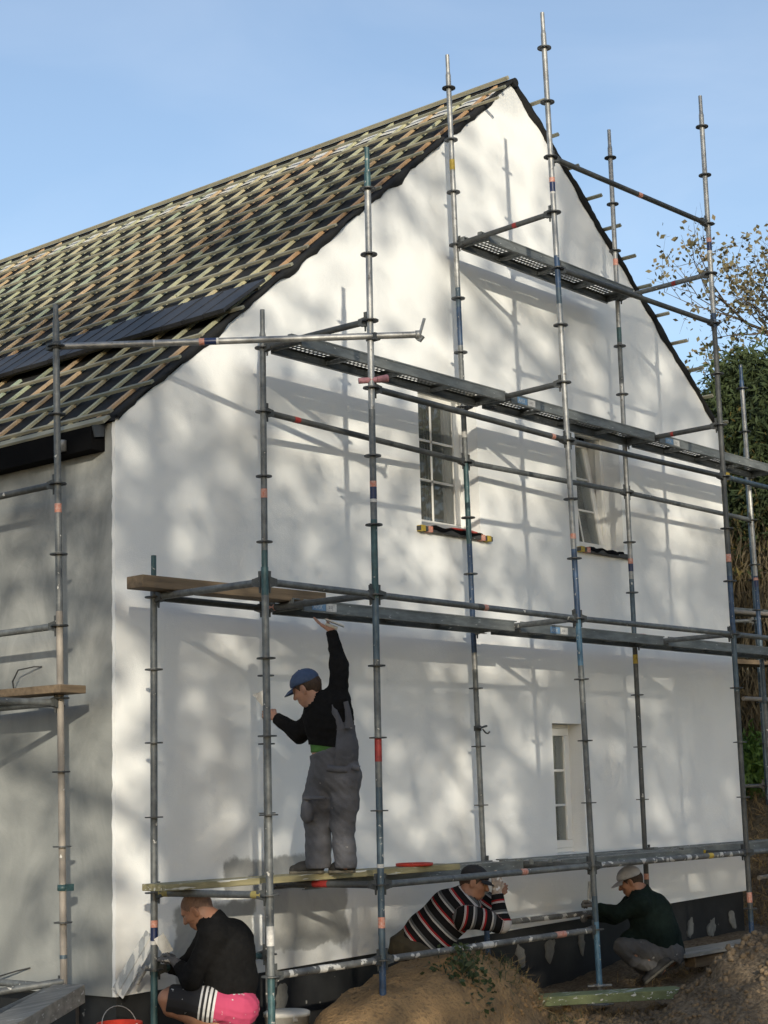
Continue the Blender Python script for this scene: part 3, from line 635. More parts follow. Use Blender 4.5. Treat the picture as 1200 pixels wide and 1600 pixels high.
S_('E', gscaf, 0.06, zs('E', 20), [(20, GALV), (400, BLUE), (450, BLUEGREY), (475, GALV), (840, GALV), (858, BLUE), (966, LBLUE), (1040, OLDST), (1400, BLUEGREY), (1440, LBLUE)],
   [(278, 285, ORANGE), (285, 300, NAVY), (300, 303, WHITE), (834, 842, ORANGE)])
S_('G', gscaf, -0.1, zs('G', 86), [(86, GALV), (450, BLUEGREY), (480, BLUE), (540, OLDST), (720, TEAL), (850, BLUE), (1020, GALV), (1046, OLDST), (1440, BLUE)],
   [(250, 266, YELLOW), (675, 684, WHITE), (1408, 1422, ORANGE)])
S_('F', gscaf, 0.10, zs('F', 150), [(150, GALV), (490, BLUE), (512, DKST), (880, BLUEGREY), (900, BLUE), (990, BLUEGREY), (1080, DKST), (1420, BLUEGREY), (1440, BLUE)],
   [(372, 379, ORANGE), (379, 392, NAVY), (392, 396, WHITE), (866, 878, ORANGE), (1394, 1410, ORANGE)])
S_('H', gscaf, -0.05, zs('H', 203), [(203, GALV), (512, TEAL), (535, OLDST), (600, GALV), (905, BLUEGREY), (1000, DKST)], [(405, 415, ORANGE), (873, 881, ORANGE), (881, 893, NAVY), (1365, 1374, ORANGE), (1023, 1037, YELLOW)])
S_('I', gscaf, 0.0, zs('I', 570), [(570, BLUE), (610, GALV), (900, BLUE), (1000, BLUEGREY), (1100, OLDST)], [(907, 917, NAVY), (903, 907, ORANGE)])
S_('J', gscaf, 0.1, 7.0, [(300, GALV), (700, OLDST)])
S_('A', sscaf, 0.30, zs('A', 476), [(476, OLDST), (500, OLDST), (955, BEIGE)], [(787, 801, ORANGE), (1492, 1498, BLUEGREY)], ks=range(-1, 9))
# collars, feet and jacks that show
for n, zt in (('E', 0.06), ('F', 0.10)):
    b = MB(); b.tube([sp(n, zt + .03), sp(n, zt - .14)], 0.017, 12); b.lathe(sp(n, zt + .0), [(0.0, 0.012), (0.05, .012), (0.05, -.004), (0, -.004)], 12)
    b.box(sp(n, zt) + [0, 0, .004], (0.20, 0.022, 0.014), ((.8, -.6, 0), (.6, .8, 0), (0, 0, 1))); b.box(sp(n, zt - .14), (0.15, 0.15, 0.008)); b.build('base_jack', GALV, gscaf)
def ledger(a, b, root, m_, bands=(), heads=(True, True), name='ledger', sag=0.0):
    a = np.asarray(a, float); b = np.asarray(b, float); d = nrm(b - a); L_ = np.linalg.norm(b - a)
    q = MB(); q.tube([a + d * .085, b - d * .085], TR, 14, MX[m_.name])
    for t0, t1, bm in bands: q.tube([a + d * L_ * t0, a + d * L_ * t1], TR + .0011, 14, MX[bm.name], caps=False)
    o = q.build(name, MI, root, (a + b) / 2)
    for e, dd, h in ((a, d, heads[0]), (b, -d, heads[1])):
        if h:
            y = nrm(np.cross((0, 0, 1), dd)); meshobj('wedge_head', HME, o, e, qax(dd, y, np.cross(dd, y)))
    return o
def led(n1, n2, k, m_=OLDST, bands=(), name='ledger'): return ledger(sp(n1, lev(n1, k)), sp(n2, lev(n2, k)), gscaf, m_, bands, name=name)
led('C', 'D', 4); led('D', 'E', 4, OLDST, [(.46, .49, DKST), (.49, .51, ORANGE)]); led('E', 'F', 4); led('F', 'J', 4)
led('D', 'E', 0, OLDST, [(.62, .65, ORANGE)]); led('E', 'F', 0, SPLAT, [(.57, .60, WHITE), (.72, .75, YELLOW)]); led('F', 'J', 0)
led('C', 'D', -1, SPLAT, [(.40, .47, WHITE)]); led('D', 'E', -1, SPLAT, [(.42, .47, WHITE), (.78, .83, ORANGE)])
led('D', 'E', 7, DKST, [(.90, .92, ORANGE)]); led('E', 'F', 7, DKST); led('F', 'J', 7, BLUEGREY)
led('E', 'F', 12, DKST, [(.52, .545, ORANGE)]); led('E', 'F', 10, DKST)
led('c', 'G', 7, DKST, [(.13, .155, REDP)]); led('G', 'H', 7); led('H', 'I', 7)
led('B', 'c', 4, DKST); led('B', 'c', -1, TEAL); led('G', 'H', -1, SPLAT)
for a, b, k, m_, bd in (('B', 'C', 4, OLDST, ()), ('B', 'C', 0, PLANKY and OLDST, ((.06, .14, OCHRE), (.86, .94, OCHRE))), ('c', 'D', 4, DKST, ((.02, .1, ORANGE),)), ('c', 'D', 8, DKST, ()), ('c', 'D', 0, DKST, ((.42, .55, REDP),)),
                    ('G', 'E', 0, DKST, ()), ('G', 'E', 4, OLDST, ()), ('G', 'E', 8, DKST, ()), ('G', 'E', 11, DKST, ((.60, .64, REDP),)),
                    ('H', 'F', 0, DKST, ((.5, .62, YELLOW),)), ('H', 'F', 4, OLDST, ()), ('H', 'F', 8, DKST, ((.5, .53, REDP),)), ('H', 'F', 11, OLDST, ((.6, .64, REDP),)), ('I', 'J', 4, OLDST, ()), ('I', 'J', 8, OLDST, ()), ('I', 'J', 0, OLDST, ())):
    led(a, b, k, m_, bd, 'transom')
# yellow clip and the ochre joint
for n, v, m_ in (('F', 741, YELLOW),):
    b = MB(); b.box(sp(n, zs(n, v)) + [.035, -.01, 0], (.05, .045, .03)); b.build('clip', m_, gscaf)
# pink foam stopper where a ledger meets the standard
p = sp('D', lev('D', 7)) + np.array([0, 0, .055]); b = MB(); b.tube([p - [.07, -.06, .005], p + [.03, -.03, .005]], .022, 12); b.tube([p + [.03, -.03, .005], p + [.10, -.07, .02]], [.024, .030], 12); b.build('foam_stopper', PINKF, gscaf)
# swivel couplers hanging on an inner standard
p = sp('G', zs('G', 1138)); b = MB(); b.tube([p + [-.05, -.02, .01], p + [-.02, -.04, .0], p + [.05, -.04, .015], p + [.09, -.03, .02]], .009, 8); b.tube([p + [.02, -.04, -.01], p + [.06, -.04, -.04], p + [.10, -.035, -.045], p + [.13, -.03, -.03]], .007, 8)
b.lathe(p, [(TR, -.022), (TR + .009, -.022), (TR + .009, .022), (TR, .022)], 14); b.build('coupler', DKST, gscaf)
# long loose tube tying the two scaffolds together
a = np.array((-.365, .195, 4.825)); bE = np.array((1.2, -1.425, 4.88)); d = nrm(bE - a)
T = MB(); T.tube([a, bE + d * .33], TR, 14, 0)
for t0, t1, mi in ((.445, .462, 1), (.462, .50, 2), (.50, .507, 3), (.30, .306, 3)): 
    L_ = np.linalg.norm(bE - a); T.tube([a + d * L_ * t0, a + d * L_ * t1], TR + .0012, 14, mi, caps=False)
tie = T.build('tie_tube', [GALV, ORANGE, NAVY, WHITE]); tag(tie, 'long horizontal steel tie tube with clamp end joining the two scaffolds', 'tube')
h = MB(); e = bE + d * .33; h.lathe(e - d * .02, [(TR, 0), (.032, 0), (.032, .04), (TR, .04)], 12, ax=(nrm(np.cross(d, (0, 0, 1))), np.array([0, 0, 1.0]), d)); h.bar(e + [0, 0, -.04], e + d * .05 + [0, 0, .12], .02, .012, (1, 0, 0)); h.bar(e + [0, 0, -.045], e + d * .03 + [0, 0, -.01], .045, .02, (1, 0, 0))
h.build('clamp', GALV, tie)
for n, z in (('A', 4.825), ('D', 4.875)):
    h = MB(); h.lathe(sp(n, z), [(TR, -.025), (.034, -.025), (.034, .025), (TR, .025)], 14); pp = sp(n, z); h.box(pp + (np.array([.0, .05, 0]) if n == 'A' else np.array([.01, -.03, 0])), (.06, .06, .05)); h.build('coupler', DKST, tie)

# steel decks with real perforations
def deck_mesh(Ld, wd=0.32, dusty=False):
    b = MB(); nxh = int(Ld / 0.048); cols = []
    xs_ = [0.0, 0.06]
    for i in range(nxh - 2): x = 0.06 + i * (Ld - .12) / (nxh - 2); xs_ += [x + 0.010, x + 0.038] 
    xs_ = sorted(set([round(t, 5) for t in xs_] + [round(Ld, 5)]))
    ys_ = [-wd / 2]; rows = 6; 
    for j in range(rows): y = -wd / 2 + .045 + j * (wd - .09) / (rows - 1); ys_ += [y - .0095, y + .0095]
    ys_ += [wd / 2]
    idx = {}; vs = []
    for i, x in enumerate(xs_):
        for j, y in enumerate(ys_): idx[i, j] = len(vs); vs.append((x, y, 0.0))
    fs = []; span = (xs_[len(xs_) // 2])
    for i in range(len(xs_) - 1):
        ribs = any(abs((xs_[i] + xs_[i + 1]) / 2 - Ld * t) < .05 for t in (.25, .5, .75)) or xs_[i] < .1 or xs_[i + 1] > Ld - .1
        for j in range(len(ys_) - 1):
            hole = (j % 2 == 1) and (abs(xs_[i + 1] - xs_[i] - .028) < .004) and not ribs
            if not hole: fs.append((idx[i, j], idx[i + 1, j], idx[i + 1, j + 1], idx[i, j + 1]))
    b.add(vs, fs, 1 if dusty else 0)
    for s in (-1, 1):
        b.box((Ld / 2, s * wd / 2, -0.036), (Ld - .03, 0.004, 0.076)); b.box((Ld / 2, s * (wd / 2 - .014), -0.072), (Ld - .03, 0.028, 0.004))
        b.box((Ld / 2, s * (wd / 2 + .001), 0.006), (Ld - .03, 0.010, 0.012))
    for t in (.25, .5, .75): b.box((Ld * t, 0, -0.035), (0.03, wd - .01, 0.03))
    for x, sg in ((0.0, 1), (Ld, -1)):
        b.box((x + sg * .014, 0, -.03), (.006, wd, .062))
        for y in (-wd * .3, wd * .3): b.box((x - sg * .012, y, .016), (.07, .04, .010)); b.box((x - sg * .046, y, -.004), (.010, .04, .034))
    return b
FONT = None
def text_mesh(body, size):
    cu = bpy.data.curves.new('t', 'FONT'); cu.body = body; cu.size = size; cu.extrude = 0; cu.align_x = 'LEFT'
    o = bpy.data.objects.new('t', cu); COL.objects.link(o); dg = bpy.context.evaluated_depsgraph_get(); dg.update()
    me = o.evaluated_get(dg).to_mesh(); vs = [tuple(v.co) for v in me.vertices]; fs = [tuple(p.vertices) for p in me.polygons]
    o.evaluated_get(dg).to_mesh_clear(); bpy.data.objects.remove(o); bpy.data.curves.remove(cu); return vs, fs
AF = text_mesh('AFIX', .048); NUM = text_mesh('2.57', .028)
STB = mat('sticker_blue', (0.13, 0.24, 0.38), 0.5); INK = mat('sticker_ink', (0.06, 0.07, 0.10), 0.6)
def deck(n1, m1, n2, m2, k, yc, wd=0.32, dusty=False, sticker=None, dz=0.028, x0=None, x1=None):
    pa = sp(n1, lev(n1, k)); qa = sp(m1, lev(m1, k)); pb = sp(n2, lev(n2, k)); qb = sp(m2, lev(m2, k))
    t = (pa[1] - yc) / (pa[1] - qa[1]); a = pa + (qa - pa) * t; t2 = (pb[1] - yc) / (pb[1] - qb[1]); b = pb + (qb - pb) * t2
    a = a + np.array([.032, 0, dz]); b = b + np.array([-.032, 0, dz]); d = nrm(b - a); y = nrm(np.cross((0, 0, 1), d))
    me = deck_mesh(np.linalg.norm(b - a), wd, dusty).mesh('deck', [DECK, DECKD]); o = meshobj('deck', me, gscaf, a, qax(d, y, np.cross(d, y)))
    if sticker:
        s = MB(); x_ = sticker; ff = -wd / 2 - .0055
        s.add([(x_, ff, -.062), (x_ + .15, ff, -.062), (x_ + .15, ff, -.006), (x_, ff, -.006)], [(0, 1, 2, 3)], 0)
        s.add([(x_ + .155, ff, -.064), (x_ + .27, ff, -.064), (x_ + .27, ff, -.004), (x_ + .155, ff, -.004)], [(0, 1, 2, 3)], 1)
        s.add([(x_ + .012 + v[0], ff - .0015, -.052 + v[1]) for v in AF[0]], AF[1], 1); s.add([(x_ + .18 + v[0], ff - .0015, -.042 + v[1]) for v in NUM[0]], NUM[1], 2)
        so_ = meshobj('sticker', s.mesh('sticker', [STB, WHITE, INK]), o, a); so_.location = (0, 0, 0)
    return o
for k, yc in ((4, -.52), (8, -.54)):
    deck('c', 'D', 'G', 'E', k, yc, sticker=.10 if k == 4 else None); deck('G', 'E', 'H', 'F', k, yc, sticker=.10 if k == 8 else .45); deck('H', 'F', 'I', 'J', k, yc, sticker=.12 if k == 8 else None)
deck('G', 'E', 'H', 'F', 11, -.38)
for yc in (-.50, -.83): deck('G', 'E', 'H', 'F', 0, yc, dusty=True)
deck('c', 'D', 'G', 'E', 0, -.49, dusty=True); deck('H', 'F', 'I', 'J', 0, -.52, dusty=True)
def plank(name, a, b, wd, th, m_, label, group=None, up=(0, 0, 1)):
    q = MB(); q.bar(a, b, wd, th, up); o = q.build(name, m_); bevel(o, .005, 2); tag(o, label, 'plank', group); return o
plank('plank', (-.25, -.487, 3.072), (1.52, -.545, 3.072), .17, .085, PLANK, 'thick brown wooden plank on the scaffold above the cap-wearing worker')
plank('plank', (-.22, -.63, 1.051), (2.62, -.84, 1.051), .25, .045, PLANKY, 'long pale wooden plank the worker in dungarees stands on')
plank('plank', (-.40, -.03, 2.375), (-.62, 3.2, 2.375), .24, .055, PLANK, 'brown plank on the scaffold beside the grey side wall')
# side scaffold: ledgers running back along the wall, second bay and outer row
for k, z in ((6, lev('A', 6)), (4, lev('A', 4)), (3, lev('A', 3) - .03), (-1, .40)):
    ledger(sp('A', z), sp('A', z) + [0, 2.57, 0], sscaf, DKST if k > 4 else OLDST, [(.33, .36, ORANGE)] if k == 4 else ())
ledger(sp('A', lev('A', 3) - .03), sp('A', lev('A', 3) - .03) + [-1.09, 0.02, 0], sscaf, OLDST, name='transom')
for dx, dy in ((0, 2.57), (-1.09, 2.57), (-1.09, 0.0)):
    pass
STD['K'] = (-.36, 2.68, 0, 0); STD['L'] = (-1.45, 2.7, 0, 0)
for n in 'KL': Z0[n] = .8217; standard(n, sscaf, -.3, 5.2, [(300, OLDST), (900, BEIGE)], ks=range(-1, 9))
b = MB(); b.lathe(sp('A', zs('A', 1387)), [(TR, -.02), (.036, -.02), (.036, .02), (TR, .02)], 8); b.box(sp('A', zs('A', 1387)) + [.03, -.02, 0], (.06, .05, .045)); b.build('coupler', TEAL, sscaf)
# lowest boards and tubes by the side wall
b = MB(); b.tube([(-.36, .10, .44), (-1.35, 1.2, .25)], TR, 12, 0); b.tube([(-.36, .2, .40), (-1.3, .05, .20)], TR, 12, 0); b.build('brace', OLDST, sscaf)
plank('board', (-.40, .0, .37), (-1.7, -.75, .24), .22, .12, GREYW, 'plaster-spattered grey timber lying at the foot of the left scaffold')
# scaffold round the far corner
STD['M'] = (9.95, 2.2, -.004, 0); STD['N'] = (10.9, .75, 0, 0); STD['O'] = (10.0, 4.8, 0, 0)
for n, zt in (('M', 3.4), ('N', 4.6), ('O', 4.6)): Z0[n] = 1.1; standard(n, rscaf, .1, zt, [(300, OLDST), (700, BLUEGREY)], ks=range(-2, 8))
for n1, n2, z in (('N', 'M', 3.6), ('N', 'M', 3.2), ('M', 'O', 2.6), ('N', 'M', .65), ('N', 'M', 1.6)):
    ledger(sp(n1, z), sp(n2, z), rscaf, OLDST)
for z, y0 in ((3.62, .6), (3.02, .6)):
    b = MB(); b.bar((9.2, y0, z), (11.5, y0 - .4, z), .30, .05); b.build('deck', DECK if z > 3.2 else PLANK, rscaf)
for pa_, pb_ in (((8.96, -.05, 2.55), (11.3, .1, 2.58)), ((8.95, .1, 3.53), (11.5, -.2, 3.56)), ((8.96, -.1, .62), (11.3, -.2, .65))):
    b = MB(); b.tube([pa_, pb_], TR, 12, 0); b.build('guard_rail', BEIGE, rscaf)

# ------------------------------------------------------------------ trees and plants
BARK = mat('bark', (0.085, 0.07, 0.055), 0.9, 0, 0.4, 6, stretch=(3, 3, .6), bump=0.5, bscale=14)
TWIG = mat('twig', (0.10, 0.075, 0.06), 0.85, 0, 0.3, 6)
LEAFS = mat('spring_leaf', (0.19, 0.15, 0.085), 0.7, 0, 0, 3, col2=(0.13, 0.125, 0.06), transl=0.25)
LEAFG = mat('green_leaf', (0.075, 0.12, 0.03), 0.7, 0, 0, .8, col2=(0.04, 0.075, 0.018), transl=0.2)
LEAFC = mat('conifer_needles', (0.045, 0.07, 0.018), 0.8, 0, 0, .9, col2=(0.025, 0.04, 0.012))
LEAFY = mat('yellowing_needles', (0.17, 0.12, 0.03), 0.8, 0, 0, 1.2, col2=(0.09, 0.08, 0.02))
DEADN = mat('dead_needles', (0.145, 0.115, 0.066), 0.9, 0, 0, 1.4, col2=(0.075, 0.06, 0.034))
SHRUBM = mat('bright_shrub_leaf', (0.13, 0.24, 0.045), 0.7, 0, 0, 2, col2=(0.07, 0.14, 0.025), transl=0.2)
DRYG = mat('dry_grass', (0.26, 0.195, 0.095), 0.9, 0, 0, 2, col2=(0.15, 0.10, 0.045))
WEEDM = mat('weed_leaf', (0.035, 0.06, 0.02), 0.7, 0, 0, 9, col2=(0.02, 0.035, 0.013))
def quads(P, D, U, ln, wd):
    """leaf-sized faces: P base, D direction, U width direction"""
    P = np.asarray(P); ln = np.asarray(ln)[:, None]; wd = np.asarray(wd)[:, None]
    v = np.stack([P, P + D * ln * .5 - U * wd * .5, P + D * ln, P + D * ln * .5 + U * wd * .5], 1).reshape(-1, 3)
    return v, np.arange(len(P) * 4, dtype=np.int32).reshape(-1, 4)
def unit(a): return a / (np.linalg.norm(a, axis=1, keepdims=True) + 1e-9)
def rand_leaves(r, P, size, down=0.0, spread=None):
    n = len(P); D = unit(r.normal(size=(n, 3)) + np.array([0, 0, -down])); U = unit(np.cross(D, r.normal(size=(n, 3))))
    s = size * r.uniform(.6, 1.4, n); return quads(P, D, U, s, s * .7)
def make_tree(name, base, H, seed, label, spread=0.55, first=0.28, leaf=0.12, per=7, scat=0.25, lm=None, levels=3, nb=(13, 6, 5), up=0.35, group=None, trunk_r=None, droop=0.0, thin=1.0):
    r = np.random.default_rng(seed); base = np.asarray(base, float); mb = MB(); tips = []; tr0 = trunk_r or H * 0.017
    def grow(p, d, L_, rad, lv):
        n = 4 if lv < 2 else 3; pts = [p]; dd = nrm(d)
        for i in range(n):
            dd = nrm(dd + r.normal(size=3) * (.10 if lv == 0 else .22) + np.array([0, 0, (.0 if lv == 0 else up * .22 - droop * .3)])); pts.append(pts[-1] + dd * L_ / n)
        mb.tube(pts, [rad * (1 - .75 * i / n) for i in range(n + 1)], 8 if lv == 0 else (5 if lv == 1 else 3), 0, caps=False)
        if lv >= levels:
            for t in np.linspace(.25, 1, 4): tips.append(pts[0] + (pts[-1] - pts[0]) * t)
            return
        m_ = nb[lv]
        for k in range(m_):
            t = (first + (1 - first) * (k + r.random() * .8) / m_) if lv == 0 else (.3 + .7 * (k + r.random()) / m_); t = min(t, .99)
            i = int(t * n); q = pts[i] + (pts[min(i + 1, n)] - pts[i]) * (t * n - i)
            a = r.uniform(0, 2 * math.pi) if lv == 0 else None
            if lv == 0: nd = np.array([math.cos(k * 2.4 + a * .25), math.sin(k * 2.4 + a * .25), up]); ll = H * spread * (1.05 - .62 * t) * r.uniform(.75, 1.15)
            else: nd = nrm(dd + r.normal(size=3) * .75); ll = L_ * r.uniform(.35, .6)
            grow(q, nd, ll, rad * (.45 if lv == 0 else .5) * (1.1 - .5 * t), lv + 1)
    grow(base + [0, 0, -.2], np.array([r.normal() * .03, r.normal() * .03, 1]), H, tr0, 0)
    root = empty(name, base, label, 'tree', group)
    t_ = mb.build('trunk', BARK, root, base)
    T = np.array(tips); T = T[r.random(len(T)) < thin]; P = np.repeat(T, per, 0) + r.normal(size=(len(T) * per, 3)) * scat
    v, f_ = rand_leaves(r, P, leaf, droop)
    pobj('crown', v, f_, lm or LEAFG, root, base)
    return root
def copy_tree(src, wloc, rz, sc, label):
    o = src.copy(); COL.objects.link(o); o.location = wloc; o.rotation_euler = (0, 0, rz); o.scale = (sc, sc, sc); o['label'] = label
    for ch in src.children:
        c = ch.copy(); COL.objects.link(c); c.parent = o
    return o
# trees that stand behind the photographer and dapple the wall
sh = -np.array([SUN.x, SUN.y]); sh = sh / np.linalg.norm(sh); pp_ = np.array([-sh[1], sh[0]])
def behind(dist, off): q = np.array([4.4, 0]) + sh * dist * .70 + pp_ * off * .78; return (q[0], q[1], -0.5)
T1 = make_tree('deciduous_tree', behind(33, -3.5), 13.4, 5, 'spring tree behind the camera casting dappled shade on the gable', leaf=.165, per=4, scat=.24, nb=(16, 6, 5), spread=.36, first=.24, group='trees behind the camera', thin=.66)
copy_tree(T1, behind(37, 4.5), 2.1, .98, 'second spring tree behind the camera')
copy_tree(T1, behind(41, 12.5), 5.2, 1.0, 'tall spring tree behind the camera, towards the garden side')
for ds, of, rz, sc_, nm in ((37, 1.0, 2.9, 1.34, 'tallest spring tree behind the camera, its thin top level with the ridge'), (27, .6, 2.2, .66, 'low broad spring tree behind the camera, in line with the gable'), (28, 5.6, .4, .68, 'low broad spring tree behind the camera, on the garden side'), (28, -2.4, 4.4, .66, 'low broad spring tree behind the camera, on the lane side'), (31, 3.5, 1.0, .80, 'shorter spring tree behind the camera, between two tall ones'), ):
    copy_tree(T1, behind(ds, of), rz, sc_, nm)
for i, (x_, y_, sc_) in enumerate(((24, -19, 1.3), (30, -24, 1.4), (33, -15, 1.4), (21, -27, 1.3))):
    copy_tree(T1, (x_, y_, -.3), i * 1.7, sc_, ('tree right of the camera facing the gable', 'tree farthest right of the camera', 'tree right of the house front, set back', 'tree right of the camera beside the track')[i])
# background right: spring tree with sparse young leaves
make_tree('spring_tree', at(1560, 1000, 27) * [1, 1, 0] + [0, 0, 1.2], 9.4, 21, 'sparse spring tree with young brownish leaves right of the gable', leaf=.085, per=6, scat=.10, lm=LEAFS, nb=(22, 8, 6), spread=.46, first=.25, thin=.55)
def conifer(base, H, rad, seed, label, dead=0.5, n=15000, group=None):
    r = np.random.default_rng(seed); base = np.asarray(base, float); root = empty('conifer_tree', base, label, 'tree', group)
    mb = MB(); mb.tube([base + [0, 0, -.3], base + [0, 0, H * .5], base + [.1, 0, H * .93]], [H * .022, H * .014, .02], 8)
    for k in range(60):
        z = H * r.uniform(.06, .92); a = r.uniform(0, 2 * math.pi); L_ = rad * (1 - (z / H) ** 1.6) * r.uniform(.7, 1.05) + .1
        e = base + [math.cos(a) * L_, math.sin(a) * L_, z + .1 * L_]; mb.tube([base + [0, 0, z], (base + [0, 0, z] + e) / 2 + [0, 0, .12 * L_], e], [.035, .022, .006], 4, caps=False)
    mb.build('trunk', BARK, root, base)
    for nm, mt, z0, z1, cnt, ls, ws in (('crown', LEAFC, dead * .92, 1.0, int(n * 2.6), .15, .036), ('dead_branches', DEADN, .0, dead, int(n * 1.8), .30, .020), ('yellow_sprays', LEAFY, dead * .8, dead * 1.35, int(n * .28), .13, .035)):
        # clumps of hanging sprays
        nc = cnt // 40; zc = H * r.uniform(z0, z1, nc); a = r.uniform(0, 2 * math.pi, nc)
        rr = rad * (1 - np.clip(zc / H, 0, 1) ** 2.2) * np.sqrt(r.uniform(.35, 1.0, nc)) * r.uniform(.85, 1.12, nc)
        cc = np.stack([base[0] + rr * np.cos(a), base[1] + rr * np.sin(a), base[2] + zc], 1)
        P = np.repeat(cc, 40, 0) + r.normal(size=(nc * 40, 3)) * np.array([.16, .16, .22]) * (1.25 if nm != 'dead_branches' else 1.0)
        D = unit(r.normal(size=P.shape) * (.6 if nm != 'dead_branches' else .35) + np.array([0, 0, -.9 if nm != 'crown' else -.35])); U = unit(np.cross(D, r.normal(size=P.shape)))
        l_ = ls * r.uniform(.5, 1.4, len(P)); v, f_ = quads(P, D, U, l_, np.full(len(P), ws) * r.uniform(.6, 1.3, len(P)))
        pobj(nm, v, f_, mt, root, base)
    return root
def gb(u, v, depth):
    q = at(u, v, depth); return np.array([q[0], q[1], float(ground_h(q[0], q[1]))])
conifer(gb(1195, 1100, 24.0), 7.5 - gb(1195, 1100, 24.0)[2], 2.0, 31, 'dense dark conifer with dead brown lower branches nearest the scaffold', .60, 22000, 'conifers beyond the house')
conifer(gb(1290, 1100, 23.0), 7.4 - gb(1290, 1100, 23.0)[2], 2.0, 32, 'second conifer behind the right-hand scaffold', .62, 14000, 'conifers beyond the house')
conifer(gb(1400, 1100, 24.5), 8.2 - gb(1400, 1100, 24.5)[2], 2.1, 33, 'conifer at the far end of the row beyond the house', .55, 9000, 'conifers beyond the house')
make_tree('garden_tree', (9.5, 26, 0), 13.6, 44, 'leafy tree whose top just shows over the roof ridge', leaf=.2, per=5, scat=.3, nb=(14, 6, 4), spread=.3, first=.3)
# bright shrub and dry bank vegetation right of the house
def shrub(c, rx, rz, n, m_, name, label, ls=.10):
    r = np.random.default_rng(int(c[0] * 100) % 997); root = empty(name, c, label, 'shrub'); c = np.asarray(c)
    st = MB()
    for k in range(14):
        a = r.uniform(0, 6.28); e = c + [rx * .7 * math.cos(a), rx * .7 * math.sin(a), rz * r.uniform(.9, 1.7)]; st.tube([c, (c + e) / 2 + [0, 0, .1], e], [.018, .012, .004], 4, caps=False)
    st.build('stem', TWIG, root, c)
    nc = n // 30; d = unit(r.normal(size=(nc, 3))); d[:, 2] = np.abs(d[:, 2]); cc = c + d * np.array([rx, rx, rz * 1.8]) * r.uniform(.5, 1.1, (nc, 1))
    P = np.repeat(cc, 30, 0) + r.normal(size=(nc * 30, 3)) * .09; D = unit(r.normal(size=P.shape) + [0, 0, .7]); U = unit(np.cross(D, r.normal(size=P.shape)))
    v, f_ = quads(P, D, U, ls * r.uniform(.6, 1.5, len(P)), ls * .35 * np.ones(len(P))); pobj('leaves', v, f_, m_, root, c); return root
shrub(gb(1180, 1240, 21.2) + [0, 0, -.1], .62, .42, 7000, SHRUBM, 'shrub', 'bright green shrub on the dry bank beyond the house corner')
shrub(gb(1228, 1235, 21.5) + [0, 0, -.1], .5, .36, 4000, SHRUBM, 'shrub', 'green shrub at the right edge next to the brighter one')
def grass(name, pts, label, m_, hmin=.1, hmax=.35, wd=.006, lean=.5, seed=3):
    r = np.random.default_rng(seed); P = np.asarray(pts); n = len(P); D = unit(r.normal(size=(n, 3)) * lean + [0, 0, 1]); U = unit(np.cross(D, r.normal(size=(n, 3)))); L_ = r.uniform(hmin, hmax, n)
    bend = unit(r.normal(size=(n, 3)) * [1, 1, .3] + [0, 0, -.4]) * (L_ * .35)[:, None]; W = U * wd * .5
    m1 = P + D * L_[:, None] * .55; tip = P + D * L_[:, None] * .9 + bend
    v = np.stack([P - W, P + W, m1 + W * .8, m1 - W * .8, tip], 1).reshape(-1, 3); i = np.arange(n)[:, None] * 5
    f_ = np.concatenate([i + [0, 1, 2], i + [0, 2, 3], i + [3, 2, 4]]).astype(np.int32)
    o = pobj(name, v, f_, m_); tag(o, label, 'grass', kind='stuff'); return o
def scatter(n, x0, x1, y0, y1, seed, dens=None):
    r = np.random.default_rng(seed); x = r.uniform(x0, x1, n); y = r.uniform(y0, y1, n)
    if dens is not None: k = r.random(n) < dens(x, y); x, y = x[k], y[k]
    return np.stack([x, y, ground_h(x, y) - .01], 1)
grass('bank_grass', np.concatenate([scatter(16000, 9.2, 13, -2.5, 4, 5), scatter(9000, 11, 18, -3, 8, 15)]), 'long dry grass on the bank right of the house', DRYG, .06, .26, .010, .9, 4)
grass('dry_grass', np.concatenate([scatter(2600, 3.0, 6.6, -2.0, -.5, 6, lambda x, y: np.clip(fbm(x * 2, y * 2, 3, 1) * 1.6 + .35, 0, 1)), scatter(500, 2.7, 3.5, -1.7, -.8, 9), scatter(300, 2.4, 3.3, -1.8, -1.0, 19)]), 'dry straw and dead grass between the mound and the soil heap', DRYG, .05, .20, .005, 1.1, 8)
grass('green_grass', scatter(900, 2.15, 3.3, -1.75, -1.05, 29, lambda x, y: np.clip(fbm(x * 3, y * 3, 3, 12) * 2 + .3, 0, 1)), 'dull green grass on the right flank of the sand mound', WEEDM, .05, .15, .006, .9, 12)
# weed on the mound
wr = np.array([1.90, -1.50, 0]); wr[2] = float(ground_h(wr[0], wr[1]))
weed = empty('weed', wr, 'dark green weed growing on the sand mound', 'plant')
s = MB(); s.tube([wr, wr + [.01, -.01, .10], wr + [.0, 0, .20]], [.005, .004, .002], 5); r = np.random.default_rng(77)
for k in range(10):
    a = r.uniform(0, 6.28); s.tube([wr + [0, 0, .01], wr + [.10 * math.cos(a), .10 * math.sin(a), .06 + .04 * r.random()]], [.004, .002], 4)
s.build('stem', mat('weed_stem', (0.05, 0.06, .025), .8), weed, wr)
n = 230; P = wr + np.stack([r.normal(size=n) * .12 + .06, r.normal(size=n) * .09, np.abs(r.normal(size=n)) * .055 - .03 - .10 * np.abs(r.normal(size=n)) * 0], 1)
P[:, 2] = ground_h(P[:, 0], P[:, 1]) + np.abs(r.normal(size=n)) * .045
P2 = wr + np.stack([r.normal(size=26) * .035, r.normal(size=26) * .035, r.uniform(.06, .2, 26)], 1); P = np.concatenate([P, P2])
v, f_ = rand_leaves(r, P, .042, -.3); pobj('leaves', v, f_, WEEDM, weed, wr)
